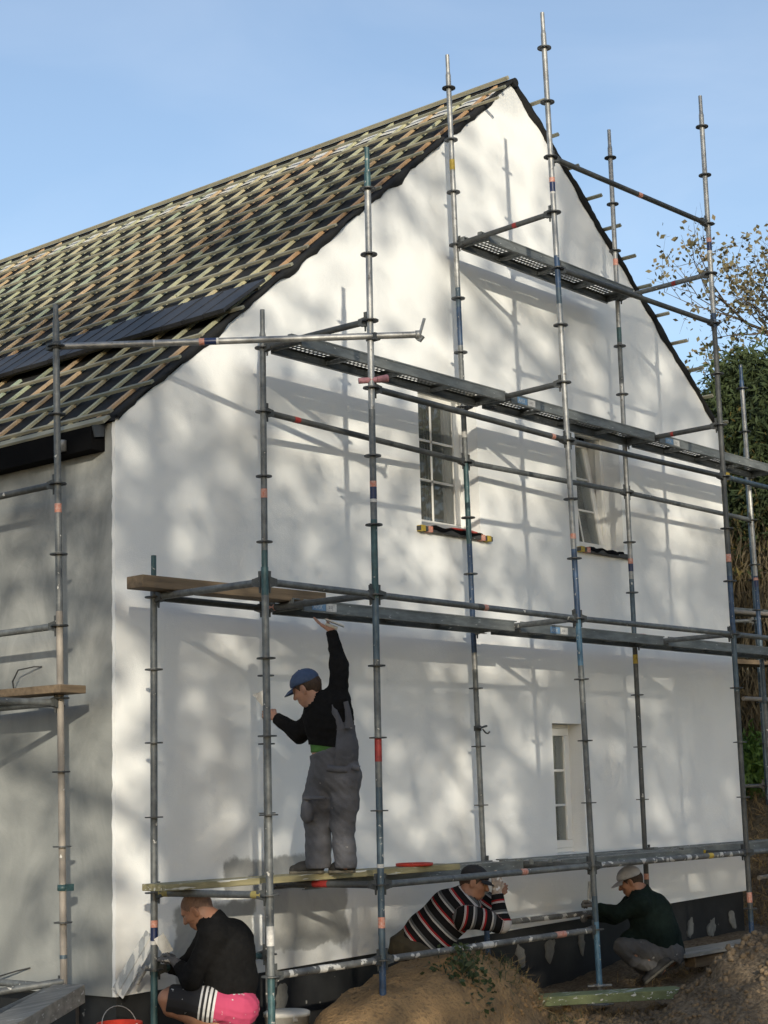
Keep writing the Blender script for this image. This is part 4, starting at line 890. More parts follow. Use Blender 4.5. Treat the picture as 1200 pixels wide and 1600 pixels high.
# clods on the soil heap and pebbles on the mound
def clods(name, n, x0, x1, y0, y1, s0, s1, m_, label, seed, dens=None):
    r = np.random.default_rng(seed); P = scatter(n, x0, x1, y0, y1, seed, dens); n = len(P)
    ph = (1 + 5 ** .5) / 2; ico = unit(np.array([(-1, ph, 0), (1, ph, 0), (-1, -ph, 0), (1, -ph, 0), (0, -1, ph), (0, 1, ph), (0, -1, -ph), (0, 1, -ph), (ph, 0, -1), (ph, 0, 1), (-ph, 0, -1), (-ph, 0, 1)], float))
    tri = np.array([(0, 11, 5), (0, 5, 1), (0, 1, 7), (0, 7, 10), (0, 10, 11), (1, 5, 9), (5, 11, 4), (11, 10, 2), (10, 7, 6), (7, 1, 8), (3, 9, 4), (3, 4, 2), (3, 2, 6), (3, 6, 8), (3, 8, 9), (4, 9, 5), (2, 4, 11), (6, 2, 10), (8, 6, 7), (9, 8, 1)])
    sz = s0 * (s1 / s0) ** (r.random(n) ** 1.5); v = ico[None] * r.uniform(.6, 1.25, (n, 12, 1)) * sz[:, None, None] * r.uniform(.6, 1.2, (n, 1, 3)); v += P[:, None] + [0, 0, .0] + np.array([0, 0, .25])[None, None] * sz[:, None, None]
    f_ = (tri[None] + (np.arange(n) * 12)[:, None, None]).reshape(-1, 3).astype(np.int32)
    o = pobj(name, v.reshape(-1, 3), f_, m_); tag(o, label, 'soil', kind='stuff'); return o
CLOD = mat('clod_soil', (0.20, 0.145, 0.088), .95, 0, 0, 6, col2=(0.095, 0.068, 0.042), bump=.8, bscale=30)
SANDC = mat('sand_lump', (0.28, 0.18, 0.09), .95, 0, 0, 6, col2=(0.19, 0.125, 0.065), bump=.6, bscale=30)
clods('soil_clods', 3000, 2.3, 7.2, -3.9, -1.7, .022, .20, CLOD, 'loose clods of dark dug soil on the heap at lower right', 51)
clods('sand_lumps', 1100, .7, 3.4, -1.8, -.5, .006, .055, SANDC, 'small lumps of sand and grit on the mound', 52)

# ------------------------------------------------------------------ loose things on site
plank('green_plank', (3.02, -1.22, -.02 + .045), (4.05, -1.98, -.02 + .045), .24, .07, GREENP, 'green timber plank under the foot of a standard by the soil heap')
plank('board', (5.55, -1.02, .135), (7.6, -1.1, .15), .30, .035, GREYW, 'weathered grey board lying behind the crouching worker with white cap')
plank('board', (5.85, -1.02, .058), (7.2, -1.12, .07), .12, .10, PLANK, 'brown timber under the weathered grey board')
q = MB(); q.lathe((2.22, -.83, 1.0735), [(0, 0), (.135, 0), (.142, .006), (.142, .022), (.132, .022), (.128, .010), (0, .010)], 32); lid = q.build('lid', REDT); tag(lid, 'red plastic bucket lid lying on the pale plank', 'lid')
def bucket(c, r0, r1, h, m_, label, rim, handle_up=False):
    q = MB(); q.lathe(c, [(0, 0), (r0, 0), (r1, h), (r1 + .008, h), (r1 + .008, h - .022), (r1 - .002, h - .022)], 28); root = q.build('bucket', m_, None, c); tag(root, label, 'bucket')
    q = MB(); a = [np.array(c) + [math.cos(t) * (r1 + .004) * (1), math.sin(t) * (r1 + .004) * .25 - (.0), h - .02 + (.12 if handle_up else -.07) * math.sin(t)] for t in np.linspace(0, math.pi, 14)]
    q.tube(a, .003, 6); q.build('handle', GALV, root); return root
bk = bucket((.98, -.66, -.28), .135, .155, .42, WPLASTIC, 'white plastic bucket with lid beside the crouching person in pink shorts', None)
q = MB(); q.lathe((.98, -.66, .135), [(0, .012), (.150, .012), (.164, .004), (.164, -.022), (.158, -.022)], 28); q.box((.93, -.80, .11), (.07, .012, .035)); q.build('lid', WPLASTIC, bk)
rb = bucket((-.33, -.42, -.08), .12, .14, .285, REDT, 'red bucket with wire handle at the left corner of the house', None, True)
# red floats left on sill and decks
def flt(p, ax, ln, label, m_=REDT):
    ax = nrm(ax); sd = nrm(np.cross((0, 0, 1), ax)); q = MB(); p = np.asarray(p, float)
    K = 10; vs = []
    for i in range(K + 1):
        t = i / K; wv = .045 * (math.sin(math.pi * min(1, t * 1.1 + .08)) ** .6); hh = .012 + .030 * t * (1 - .5 * t)
        c = p + ax * ln * (t - .5); vs += [c - sd * wv, c - sd * wv * .8 + [0, 0, hh], c + sd * wv * .8 + [0, 0, hh], c + sd * wv]
    q.add(vs, [(4 * i + k, 4 * i + (k + 1) % 4, 4 * i + 4 + (k + 1) % 4, 4 * i + 4 + k) for i in range(K) for k in range(4)] , 0, True); q.add([vs[0], vs[1], vs[2], vs[3]], [(0, 1, 2, 3)]); q.add(vs[-4:], [(3, 2, 1, 0)])
    o = q.build('float', m_); tag(o, label, 'tool'); return o
flt((4.10, .01, 3.913), (1, .1, 0), .50, 'red plastering float lying on the sill of the closed upper window')
flt((4.22, -.56, 5.035), (1, .2, 0), .34, 'red float lying on the middle deck beside the sticker')
flt((4.62, -.40, 6.535), (1, .1, 0), .42, 'red float lying on the topmost deck')
flt((6.05, -.56, 3.035), (1, .1, 0), .40, 'red float at the right end of the second deck')

# ------------------------------------------------------------------ people
def cap(a, b, ra, rb=None, k=.02):
    a = np.asarray(a, float); b = np.asarray(b, float); rb = ra if rb is None else rb; R = max(ra, rb); ab = b - a; L2 = ab @ ab + 1e-9
    def f(x, y, z):
        px, py, pz = x - a[0], y - a[1], z - a[2]; t = np.clip((px * ab[0] + py * ab[1] + pz * ab[2]) / L2, 0, 1)
        return np.sqrt((px - t * ab[0]) ** 2 + (py - t * ab[1]) ** 2 + (pz - t * ab[2]) ** 2) - (ra + (rb - ra) * t)
    return f, np.minimum(a, b) - R, np.maximum(a, b) + R, k
def ell(c, r, ax=None, k=.02):
    c = np.asarray(c, float); A = np.eye(3) if ax is None else np.array(ax, float); R = max(r)
    def f(x, y, z):
        px, py, pz = x - c[0], y - c[1], z - c[2]; s = 0; s2 = 0
        for i in range(3):
            q = (px * A[i][0] + py * A[i][1] + pz * A[i][2]) / r[i]; s = s + q * q; s2 = s2 + (q / r[i]) ** 2
        s = np.sqrt(s); return s * (s - 1) / (np.sqrt(s2) + 1e-6)
    return f, c - R, c + R, k
def chain(pts, k=.03):      # [(point, radius), ...]
    return [cap(pts[i][0], pts[i + 1][0], pts[i][1], pts[i + 1][1], k) for i in range(len(pts) - 1)]
def sdf_mesh(prims, h=.008, cuts=(), wrinkle=None, carve=()):
    lo = np.min([p[1] for p in prims], 0) - .04; hi = np.max([p[2] for p in prims], 0) + .04
    n = np.ceil((hi - lo) / h).astype(int) + 1; F = np.full(n, .5, np.float32)
    ax = [(lo[i] + h * np.arange(n[i])).astype(np.float32) for i in range(3)]
    def sub(a, b):
        i0 = np.clip(((a - lo) / h).astype(int) - 1, 0, n - 1); i1 = np.clip(((b - lo) / h).astype(int) + 2, 1, n)
        sl = tuple(slice(i0[i], i1[i]) for i in range(3)); return sl, ax[0][sl[0]][:, None, None], ax[1][sl[1]][None, :, None], ax[2][sl[2]][None, None, :]
    for f, a, b, k in prims:
        sl, X, Y, Z = sub(a - k - .03, b + k + .03); d = f(X, Y, Z); g = F[sl]
        hh = np.maximum(k - np.abs(g - d), 0) / k; F[sl] = np.minimum(g, d) - hh * hh * k * .25
    for f, a, b, k in carve:
        sl, X, Y, Z = sub(a - k - .02, b + k + .02); d = -f(X, Y, Z); g = F[sl]
        hh = np.maximum(k - np.abs(g - d), 0) / k; F[sl] = np.maximum(g, d) + hh * hh * k * .25
    X, Y, Z = ax[0][:, None, None], ax[1][None, :, None], ax[2][None, None, :]
    if wrinkle is not None: F += wrinkle(X, Y, Z).astype(np.float32)
    for c in cuts:         # keep the side where (p-pt).n < 0, within radius r of pt
        pt, nn = np.asarray(c[0], float), nrm(c[1]); d = (X - pt[0]) * nn[0] + (Y - pt[1]) * nn[1] + (Z - pt[2]) * nn[2]
        if len(c) > 2:
            rr = (X - pt[0]) ** 2 + (Y - pt[1]) ** 2 + (Z - pt[2]) ** 2; F = np.where(rr < c[2] ** 2, np.maximum(F, d), F)
        else: F = np.maximum(F, d)
    s = F < 0
    cnt = np.zeros(n - 1, np.int8); cor = [(i, j, k) for i in (0, 1) for j in (0, 1) for k in (0, 1)]
    for i, j, k in cor: cnt += s[i:n[0] - 1 + i, j:n[1] - 1 + j, k:n[2] - 1 + k]
    act = (cnt > 0) & (cnt < 8); ijk = np.argwhere(act); idx = np.full(n - 1, -1, np.int32); idx[act] = np.arange(len(ijk))
    vals = np.stack([F[ijk[:, 0] + i, ijk[:, 1] + j, ijk[:, 2] + k] for i, j, k in cor], 1); acc = np.zeros((len(ijk), 3)); num = np.zeros((len(ijk), 1))
    for a in range(8):
        for b in range(a + 1, 8):
            ca, cb = np.array(cor[a]), np.array(cor[b])
            if np.abs(ca - cb).sum() != 1: continue
            va, vb = vals[:, a], vals[:, b]; m_ = (va < 0) != (vb < 0); t = np.where(m_, va / (va - vb + 1e-12), 0)[:, None]
            acc += np.where(m_[:, None], ca + t * (cb - ca), 0); num += m_[:, None]
    V = lo + h * (ijk + acc / np.maximum(num, 1)); Q = []
    for a in range(3):
        b, c = (a + 1) % 3, (a + 2) % 3
        s0 = np.moveaxis(s, (a, b, c), (0, 1, 2)); I = np.moveaxis(idx, (a, b, c), (0, 1, 2))
        e = s0[:-1, 1:-1, 1:-1] != s0[1:, 1:-1, 1:-1]; w_ = np.argwhere(e); i, j, k = w_[:, 0], w_[:, 1], w_[:, 2]
        q = np.stack([I[i, j, k], I[i, j + 1, k], I[i, j + 1, k + 1], I[i, j, k + 1]], 1); fl = ~s0[:-1, 1:-1, 1:-1][i, j, k]; q[fl] = q[fl][:, ::-1]; Q.append(q)
    return V, np.concatenate(Q)
def folds(amp, seed, f=(20, 20, 34), d=None):
    r = np.random.default_rng(seed); W = [(r.normal(size=3) * np.array(f), r.uniform(0, 6.28)) for _ in range(5)]; W2 = [(r.normal(size=3) * 7, r.uniform(0, 6.28)) for _ in range(3)]
    def g(X, Y, Z):
        w_ = sum(np.sin(X * a[0] + Y * a[1] + Z * a[2] + p) for a, p in W2) * 1.1
        return amp * sum((np.abs(np.sin((X * a[0] + Y * a[1] + Z * a[2] + p + w_))) ** .8 - .66) for a, p in W) / 1.6
    return g
def hand(wrist, d, palm_n, thumb_side=1, curl=.5, s=1.0, g=0.0, thumb_curl=.5):
    d = nrm(d); pn = nrm(palm_n - d * (np.asarray(palm_n, float) @ d)); sd = np.cross(d, pn) * thumb_side; w_ = np.asarray(wrist, float); P = []
    kn = []
    for i, o in enumerate((.030, .010, -.010, -.029)):
        k = w_ + d * (.088 - .006 * abs(i - 1)) * s + sd * o * s; kn.append(k); P.append(cap(w_ + sd * o * .5 * s + d * .01, k, (.014 + g), (.0115 + g), .012))
    def rot(v, a): return v * math.cos(a) + pn * math.sin(a)
    for i, (k, L_) in enumerate(zip(kn, (.070, .078, .073, .058))):
        p = k; a = curl * (.8 + .12 * i)
        for j, fr in enumerate((.44, .31, .25)):
            dd = d * math.cos(a) + pn * math.sin(a); q = p + dd * L_ * fr * s; P.append(cap(p, q, (.0098 - .0008 * j) * s + g, (.0092 - .0009 * j) * s + g, .004)); p = q; a += curl * (1.15 if j == 0 else .8)
    b = w_ + d * .022 * s + sd * .022 * s; t1 = nrm(d * .55 + sd * .75 + pn * .35); p1 = b + t1 * .042 * s; t2 = nrm(d * .85 + sd * (.35 - .5 * thumb_curl) + pn * (.2 + thumb_curl)); p2 = p1 + t2 * .034 * s; p3 = p2 + nrm(t2 + pn * .3 * thumb_curl) * .028 * s
    P += [cap(b, p1, .0155 * s + g, .0125 * s + g, .012), cap(p1, p2, .0118 * s + g, .011 * s + g, .005), cap(p2, p3, .0105 * s + g, .009 * s + g, .004)]
    return P
def head(c, fwd, up, s=1.0):
    """skull, face, nose, ears, chin; returns prims, carvings and a frame"""
    f = nrm(fwd); u = nrm(np.asarray(up, float) - f * (np.asarray(up, float) @ f)); r = np.cross(f, u); c = np.asarray(c, float); A = (f, u, r)
    L_ = lambda a, b, d=0.0: c + (f * a + u * b + r * d) * s
    P = [ell(L_(-.008, .028), (.100 * s, .088 * s, .076 * s), A, .02), ell(L_(.035, -.045), (.062 * s, .070 * s, .060 * s), A, .045), ell(L_(.062, -.092), (.026 * s, .022 * s, .030 * s), A, .03),
         ell(L_(.075, .030), (.026 * s, .016 * s, .052 * s), A, .02), cap(L_(.094, .012), L_(.116, -.026), .009 * s, .0135 * s, .012), ell(L_(.103, -.030), (.012 * s, .009 * s, .018 * s), A, .008),
         ell(L_(.088, -.062), (.014 * s, .007 * s, .026 * s), A, .008), ell(L_(.088, -.073), (.013 * s, .008 * s, .022 * s), A, .008), ell(L_(.06, -.018, .042), (.03 * s, .024 * s, .022 * s), A, .02), ell(L_(.06, -.018, -.042), (.03 * s, .024 * s, .022 * s), A, .02)]
    for e in (-1, 1): P += [ell(L_(-.012, -.005, e * .078), (.017 * s, .029 * s, .008 * s), (nrm(f - r * e * .35), u, nrm(r + f * e * .35)), .006), ell(L_(-.004, -.026, e * .074), (.010 * s, .012 * s, .007 * s), A, .006)]
    carve = [ell(L_(.098, .006, e * .033), (.016 * s, .013 * s, .020 * s), A, .012) for e in (-1, 1)]
    return P, carve, A, L_
SKIN = mat('skin', (0.40, 0.215, 0.145), .55, 0, .18, 14, bump=.1, bscale=80)
SKINT = mat('tanned_skin', (0.31, 0.155, 0.095), .55, 0, .2, 14, bump=.1, bscale=80)
EYE = mat('eye_white', (.34, .31, .29), .3); IRIS = mat('iris', (.03, .02, .015), .2)
HAIR = mat('brown_hair', (0.045, 0.025, 0.014), .7, 0, .4, 60, bump=.5, bscale=90)
BLK = mat('black_knit', (0.0085, 0.0085, 0.009), .95, 0, .35, 30, bump=.9, bscale=22, spec=.15)
DKGREEN = mat('dark_green_knit', (0.010, 0.019, 0.016), .95, 0, .35, 25, bump=.9, bscale=20, spec=.15)
GREYD = mat('grey_workwear', (0.088, 0.091, 0.106), .88, 0, .22, 7, bump=.9, bscale=24, spots=(.34, .33, .31), spot_scale=11, spot_thr=.715)
GREYT = mat('pale_grey_trousers', (0.085, 0.083, 0.082), .9, 0, .3, 8, bump=.9, bscale=22, spots=(.36, .35, .33), spot_scale=14, spot_thr=.7)
OLIVE = mat('olive_trousers', (0.050, 0.040, 0.022), .9, 0, .45, 9, bump=.25, bscale=100)
PINK = mat('pink_fabric', (0.62, 0.035, 0.14), .8, 0, .15, 9, bump=.1, bscale=90); BLKS = mat('black_fabric', (0.012, 0.012, 0.014), .8, 0, .3, 14, spots=(.4, .4, .39), spot_scale=22, spot_thr=.665)
WHITEF = mat('white_stripe', (0.55, .55, .55), .8); LIME = mat('lime_shirt', (0.055, 0.16, 0.03), .85, 0, .3, 14, bump=.2); PALEG = mat('pale_green_collar', (.24, .30, .17), .85)
CAPB = mat('blue_cap', (0.045, 0.075, 0.15), .85, 0, .25, 20, bump=.15, bscale=150); CAPW = mat('white_cap', (.42, .42, .43), .85, 0, .15, 20, bump=.15, bscale=150); CAPK = mat('black_cap', (.012, .012, .014), .85, 0, .2, 20)
SHOEM = mat('dark_shoe', (0.022, 0.021, 0.020), .7, 0, .4, 20, bump=.2); SOLE = mat('shoe_sole', (0.12, .11, .085), .8, 0, .3, 20)
GLOVE = mat('grey_glove', (0.105, 0.105, 0.11), .9, 0, .35, 40, bump=.3, bscale=160, spots=(.42, .41, .39), spot_scale=22, spot_thr=.66); GLOVEW = mat('plastered_glove', (0.42, .34, .27), .9, 0, .4, 40, bump=.4, spots=(.6, .58, .54), spot_scale=30, spot_thr=.55)
def garment(name, prims, m_, parent, h=.008, cuts=(), wr=None, carve=(), thick=False):
    V, Q = sdf_mesh(prims, h, cuts, wr, carve); return pobj(name, V, Q, m_, parent, WL[parent.name], True)
def person(base, prims, carve, m_, label, h=.0055):
    V, Q = sdf_mesh(prims, h, (), None, carve); o = pobj('person', V, Q, m_, None, base, True); tag(o, label, 'person'); return o
def eyes(L_, A, o, s=1.0):
    for e in (-1, 1):
        c = L_(.077, .006, e * .033); b = MB(); b.lathe(c, [(.0001, -.0115 * s), (.008 * s, -.008 * s), (.0115 * s, 0), (.008 * s, .008 * s), (.0055 * s, .0101 * s)], 12, 0, (A[2], A[1], A[0])); b.lathe(c, [(.0055 * s, .0101 * s), (.0001, .0118 * s)], 12, 1, (A[2], A[1], A[0])); b.build('eye', [EYE, IRIS], o)
def scalp(L_, A, s, m_, o, t=.006, front=.055, low=-.02, name='hair'):
    P = [ell(L_(-.010, .029), ((.101 + t) * s, (.089 + t) * s, (.077 + t) * s), A, .02), cap(L_(-.075, .0), L_(-.062, -.055), .042 * s, .036 * s, .03)]
    f, u, r = A; n_ = nrm(f * .85 - u * .35)
    return garment(name, P, m_, o, .005, [(L_(front, .045), nrm(f * .95 - u * .55)), (L_(-.03, -.062), -u), ], folds(.0022, 5, (120, 120, 120)), [ell(L_(-.004, -.005, e * .085), (.028 * s, .038 * s, .02 * s), A, .006) for e in (-1, 1)])
def cap_hat(L_, A, s, m_, o, brim=.07, tilt=.0):
    f, u, r = A; P = [ell(L_(-.008, .048), (.110 * s, .086 * s, .088 * s), A, .02)]
    g = garment('cap', P, m_, o, .005, [(L_(0, .036), nrm(-u + f * (.10 + tilt)))], folds(.0014, 9, (60, 60, 60)))
    b = MB(); K = 14; vt = []
    for i in range(K + 1):
        t = -1.15 + 2.3 * i / K; ca, sa = math.cos(t), math.sin(t)
        for rr, dz in ((.090, .044), (.125, .036), (.090 + brim + .03 * (math.cos(t * 1.3) - .7), .020)):
            vt.append(L_(.002 + rr * ca * 1.08, dz + tilt * .05 - .004 * abs(sa), rr * sa * .86))
    lowv = [np.array(q) - A[1] * .004 for q in vt]
    b.add(vt, [(3 * i + j, 3 * i + 3 + j, 3 * i + 4 + j, 3 * i + 1 + j) for i in range(K) for j in range(2)], 0, True); b.add(lowv, [(3 * i + 1 + j, 3 * i + 4 + j, 3 * i + 3 + j, 3 * i + j) for i in range(K) for j in range(2)], 0, True)
    e_ = [3 * i + 2 for i in range(K + 1)]; b.add([vt[q] for q in e_] + [lowv[q] for q in e_], [(i, i + 1, K + 2 + i, K + 1 + i) for i in range(K)]); b.build('visor', m_, g)
    q = MB(); q.lathe(L_(-.008, .048 + .086), [(.0001, .007), (.007, .004), (.008, -.002)], 8, 0, (A[2], A[0], A[1])); q.build('button', m_, g); return g
def shoe(o, heel, toe, up, s=1.0, m_=None, boot=.05):
    heel = np.asarray(heel, float); toe = np.asarray(toe, float); d = nrm(toe - heel); u = nrm(np.asarray(up, float) - d * (np.asarray(up, float) @ d)); r = np.cross(d, u); L_ = np.linalg.norm(toe - heel)
    P = [cap(heel + u * .045, heel + d * L_ * .55 + u * .042, .040 * s, .043 * s, .03), cap(heel + d * L_ * .5 + u * .038, toe - d * .035 + u * .030, .044 * s, .034 * s, .03), cap(heel + d * .03 + u * .05, heel + d * .04 + u * (.06 + boot), .042 * s, .045 * s, .03)]
    g = garment('shoe', P, m_ or SHOEM, o, .006, [(heel + u * .012, -u)], folds(.0016, 3, (70, 70, 70)))
    garment('sole', [cap(heel + d * .005 + u * .012, heel + d * L_ * .5 + u * .012, .041 * s, .044 * s, .02), cap(heel + d * L_ * .5 + u * .012, toe - d * .035 + u * .014, .046 * s, .036 * s, .02)], SOLE, g, .006, [(heel + u * .022, u), (heel + u * .0, -u)])
VR = CR[:, 0]; VU = np.array([0, 0, 1.0]); VF = nrm(np.array([.7545, .6347, 0])); VRH = nrm(np.array([VR[0], VR[1], 0]))

# --- worker on the plank, dungarees and blue cap ------------------------
D0 = 11.82
def a1(u, v, dd=0): return at(u, v, D0 + dd)
bs = a1(505, 1366); bs[2] = 1.0735
pel = a1(524, 1205); chest = a1(513, 1120, .0); neck = a1(497, 1098, .0); wst = a1(520, 1170)
hd = a1(479, 1075, .02); Hf = nrm(-VRH * .86 + VF * .42 - VU * .42); Hu = nrm(VU * .9 - VRH * .40)
shR = a1(528, 1100, -.05); elR = a1(530, 1040, .03); wrR = a1(518, 986, .10)
shL = a1(497, 1118, .05); elL = a1(468, 1146, .12); wrL = a1(431, 1121, .22)
hipL = a1(508, 1215, .06); knL = a1(497, 1285, .05); anL = a1(497, 1350, .03); hipR = a1(540, 1215, -.06); knR = a1(536, 1290, -.04); anR = a1(541, 1350, -.05)
HP, HC, HA, HL_ = head(hd, Hf, Hu, 1.0)
body = HP + [cap(hd - HA[1] * .06 - HA[0] * .02, neck, .055, .06, .04), cap(neck, chest, .06, .12, .05), cap(chest, wst, .13, .14, .06), cap(wst, pel, .13, .13, .06)]
body += chain([(shR, .045), (elR, .036), (wrR, .027)]) + chain([(shL, .045), (elL, .036), (wrL, .027)]) + [cap(neck, shR, .05, .045, .04), cap(neck, shL, .05, .045, .04)]
body += chain([(hipL, .08), (knL, .055), (anL, .04)]) + chain([(hipR, .08), (knR, .055), (anR, .04)]) + [cap(pel, hipL, .1, .08, .05), cap(pel, hipR, .1, .08, .05)]
body += hand(wrR, nrm(-VRH * .75 + VU * .5 + VF * .2), nrm(VU * .8 + VRH * .3), 1, .12) + hand(wrL, nrm(-VRH * .75 + VU * .38 + VF * .25), nrm(VF * .6 - VU * .2 - VRH * .2), -1, .75)
p1 = person(bs, body, HC, SKIN, 'worker in grey dungarees and blue cap standing on the plank')
eyes(HL_, HA, p1)
scalp(HL_, HA, 1.0, HAIR, p1); cap_hat(HL_, HA, 1.02, CAPB, p1, .062, .02)
top = [cap(neck + [0, 0, -.02], chest, .075, .15, .06), ell(chest + [0, 0, -.01], (.165, .135, .19), (VRH, VF, VU), .05), cap(chest, wst, .15, .165, .06), cap(neck, shR, .075, .082, .05), cap(neck, shL, .075, .082, .05)]
top += chain([(shR, .080), (elR, .062), (wrR + nrm(elR - wrR) * .015, .041)], .04) + chain([(shL, .082), (elL, .066), (wrL + nrm(elL - wrL) * .015, .043)], .04)
garment('sweater', top, BLK, p1, .008, [(wrR, nrm(wrR - elR), .09), (wrL, nrm(wrL - elL), .09), (neck + [0, 0, .012] + VRH * -.02, nrm(VU * .8 - VRH * .6), .09), (a1(517, 1168), -(VU + VRH * .16), .235)], folds(.0055, 21, (16, 16, 26)))
garment('shirt_hem', [cap(wst + [0, 0, .06], wst + [0, 0, -.05], .160, .156, .05)], LIME, p1, .008, [(wst + [0, 0, .06], VU), (wst + [0, 0, -.025], -VU)], folds(.003, 22, (30, 30, 50)))
garment('collar', [cap(neck + [0, 0, -.005], neck + HA[1] * .03 - HA[0] * .015, .070, .064, .02)], PALEG, p1, .006, [(neck + HA[1] * .02 - HA[0] * .01, nrm(HA[1] - HA[0] * .2)), (neck - [0, 0, .02], -HA[1])], None)
tro = [ell(pel + [0, 0, .03], (.148, .145, .16), (VRH, VF, VU), .05), cap(wst + [0, 0, -.01], pel, .163, .152, .06), cap(pel, hipL, .130, .112, .05), cap(pel, hipR, .130, .108, .05)]
tro += chain([(hipL, .116), (a1(499, 1250, .05), .112), (knL, .092), (a1(497, 1320, .04), .083), (anL + [0, 0, .01], .092)], .05) + chain([(hipR, .106), (a1(539, 1255, -.05), .098), (knR, .082), (a1(538, 1322, -.05), .076), (anR + [0, 0, .01], .082)], .03)
tro += [ell(a1(479, 1268, -.08), (.045, .06, .085), (VRH, VF, VU), .03), cap(a1(476, 1247, -.10), a1(505, 1247, -.15), .014, .014, .015)]
dung = garment('dungarees', tro, GREYD, p1, .008, [(a1(500, 1175), VU - VRH * .33), (anL - [0, 0, .03], -VU, .2), (anR - [0, 0, .03], -VU, .2)], folds(.0050, 23, (20, 20, 44)))
bib = [cap(a1(545, 1180, -.06), a1(546, 1150, -.09), .135, .115, .05), cap(a1(546, 1150, -.09), a1(540, 1128, -.10), .11, .07, .04)]
# back panel of the dungarees narrowing into two straps
def strap(pts, wd, th, m_, nm):
    b = MB(); pts = [np.asarray(q, float) for q in pts]; vs = []
    for i, q in enumerate(pts):
        d = nrm(pts[min(i + 1, len(pts) - 1)] - pts[max(0, i - 1)]); n_ = nrm(CP - q); s_ = nrm(np.cross(d, n_)); ww = wd[i] if hasattr(wd, '__len__') else wd
        vs += [q - s_ * ww / 2 - n_ * th, q - s_ * ww / 2 + n_ * th * .2, q + n_ * th, q + s_ * ww / 2 + n_ * th * .2, q + s_ * ww / 2 - n_ * th]
    b.add(vs, [(5 * i + j, 5 * i + j + 1, 5 * i + j + 6, 5 * i + j + 5) for i in range(len(pts) - 1) for j in range(4)], 0, True); b.add(vs[:5], [(4, 3, 2, 1, 0)]); b.add(vs[-5:], [(0, 1, 2, 3, 4)]); return b.build(nm, m_, dung)
garment('back_panel', [ell(chest + [0, 0, -.01], (.174, .144, .20), (VRH, VF, VU), .05), cap(chest, wst, .160, .172, .06), cap(wst, pel, .170, .156, .06)], GREYD, dung, .008, [(a1(526, 1150, -.1), nrm(-VRH * .97 + VU * .12)), (a1(545, 1130, -.1), nrm(VU * .95 + VRH * .2)), (pel, -VU), (chest + VF * .02, VF)], folds(.003, 24, (16, 16, 30)))
strap([a1(531, 1140, -.150), a1(528, 1126, -.152), a1(523, 1112, -.150), a1(519, 1101, -.135)], [.075, .055, .042, .036], .012, GREYD, 'strap'); strap([a1(545, 1138, -.145), a1(545, 1124, -.147), a1(543, 1108, -.140), a1(540, 1096, -.125)], [.075, .05, .040, .036], .012, GREYD, 'strap')
for u_, v_, w_, h_ in ((527, 1202, .15, .045), (556, 1200, .06, .04)):
    strap([a1(u_ - 16 * w_ / .15, v_ - 2, -.165), a1(u_, v_, -.178), a1(u_ + 16 * w_ / .15, v_ + 1, -.165)], h_, .008, GREYD, 'pocket_flap')
fz = 1.0735
def flat(p, z=fz): p = np.array(p); p[2] = z; return p
shoe(p1, flat(a1(499, 1364, .02)), flat(a1(452, 1366, .06)), VU); shoe(p1, flat(a1(548, 1362, -.04)), flat(a1(514, 1360, .06)), VU)
# his tools
t = MB(); c = a1(519, 972, .10); ax = nrm(VRH * .9 - VU * .35 + VF * .2); sd = nrm(VF); t.box(c + ax * .02, (.14, .11, .008), (ax, sd, np.cross(ax, sd))); t.tube([c - np.cross(ax, sd) * .03 - ax * .04, c - np.cross(ax, sd) * .03 + ax * .05], .012, 8); fo = t.build('plaster_float', WPLASTIC); tag(fo, 'white plastic float pressed under the deck by the raised hand', 'tool')
t = MB(); c = a1(408, 1092, .27); ax = nrm(VU * .9 - VRH * .35); sd = nrm(VRH * .8 + VU * .3); n_ = nrm(np.cross(ax, sd)); sd = np.cross(n_, ax)
t.add([c - ax * .05 - sd * .012, c - ax * .05 + sd * .012, c + ax * .05 + sd * .045, c + ax * .05 - sd * .045, *[q + n_ * .003 for q in (c - ax * .05 - sd * .012, c - ax * .05 + sd * .012, c + ax * .05 + sd * .045, c + ax * .05 - sd * .045)]], [(3, 2, 1, 0), (4, 5, 6, 7), (0, 1, 5, 4), (1, 2, 6, 5), (2, 3, 7, 6), (3, 0, 4, 7)])
t.tube([c - ax * .05, c - ax * .17], [.010, .013], 8); sp_ = t.build('spatula', STEELT); tag(sp_, 'small filling knife in the left hand of the worker in dungarees', 'tool')

# --- man in pink and black shorts ---------------------------------------
D0 = 11.22
bs = a1(345, 1605); bs[2] = -.27
pel = a1(363, 1568); chest = a1(349, 1478); neck = a1(330, 1438); wst = a1(362, 1530)
hd = a1(307, 1421, .02); Hf = nrm(-VRH * .80 + VF * .18 - VU * .58); Hu = nrm(VU * .75 - VRH * .62)
shN = a1(333, 1462, -.13); elN = a1(299, 1530, -.14); wrN = a1(277, 1506, -.05); shF = a1(330, 1462, .13); elF = a1(292, 1512, .16); wrF = a1(262, 1512, .12)
hipN = a1(374, 1576, -.10); knN = a1(262, 1560, -.14); anN = a1(352, 1604, -.12); hipF = a1(368, 1576, .10); knF = a1(268, 1556, .14); anF = a1(350, 1606, .12)
HP, HC, HA, HL_ = head(hd, Hf, Hu, 1.0)
body = HP + [cap(hd - HA[1] * .05 - HA[0] * .03, neck, .06, .068, .04), cap(neck, chest, .07, .13, .05), cap(chest, wst, .14, .14, .06), cap(wst, pel, .13, .13, .06)]
body += chain([(shN, .05), (elN, .038), (wrN, .028)]) + chain([(shF, .05), (elF, .038), (wrF, .028)]) + [cap(neck, shN, .05, .05, .04), cap(neck, shF, .05, .05, .04)]
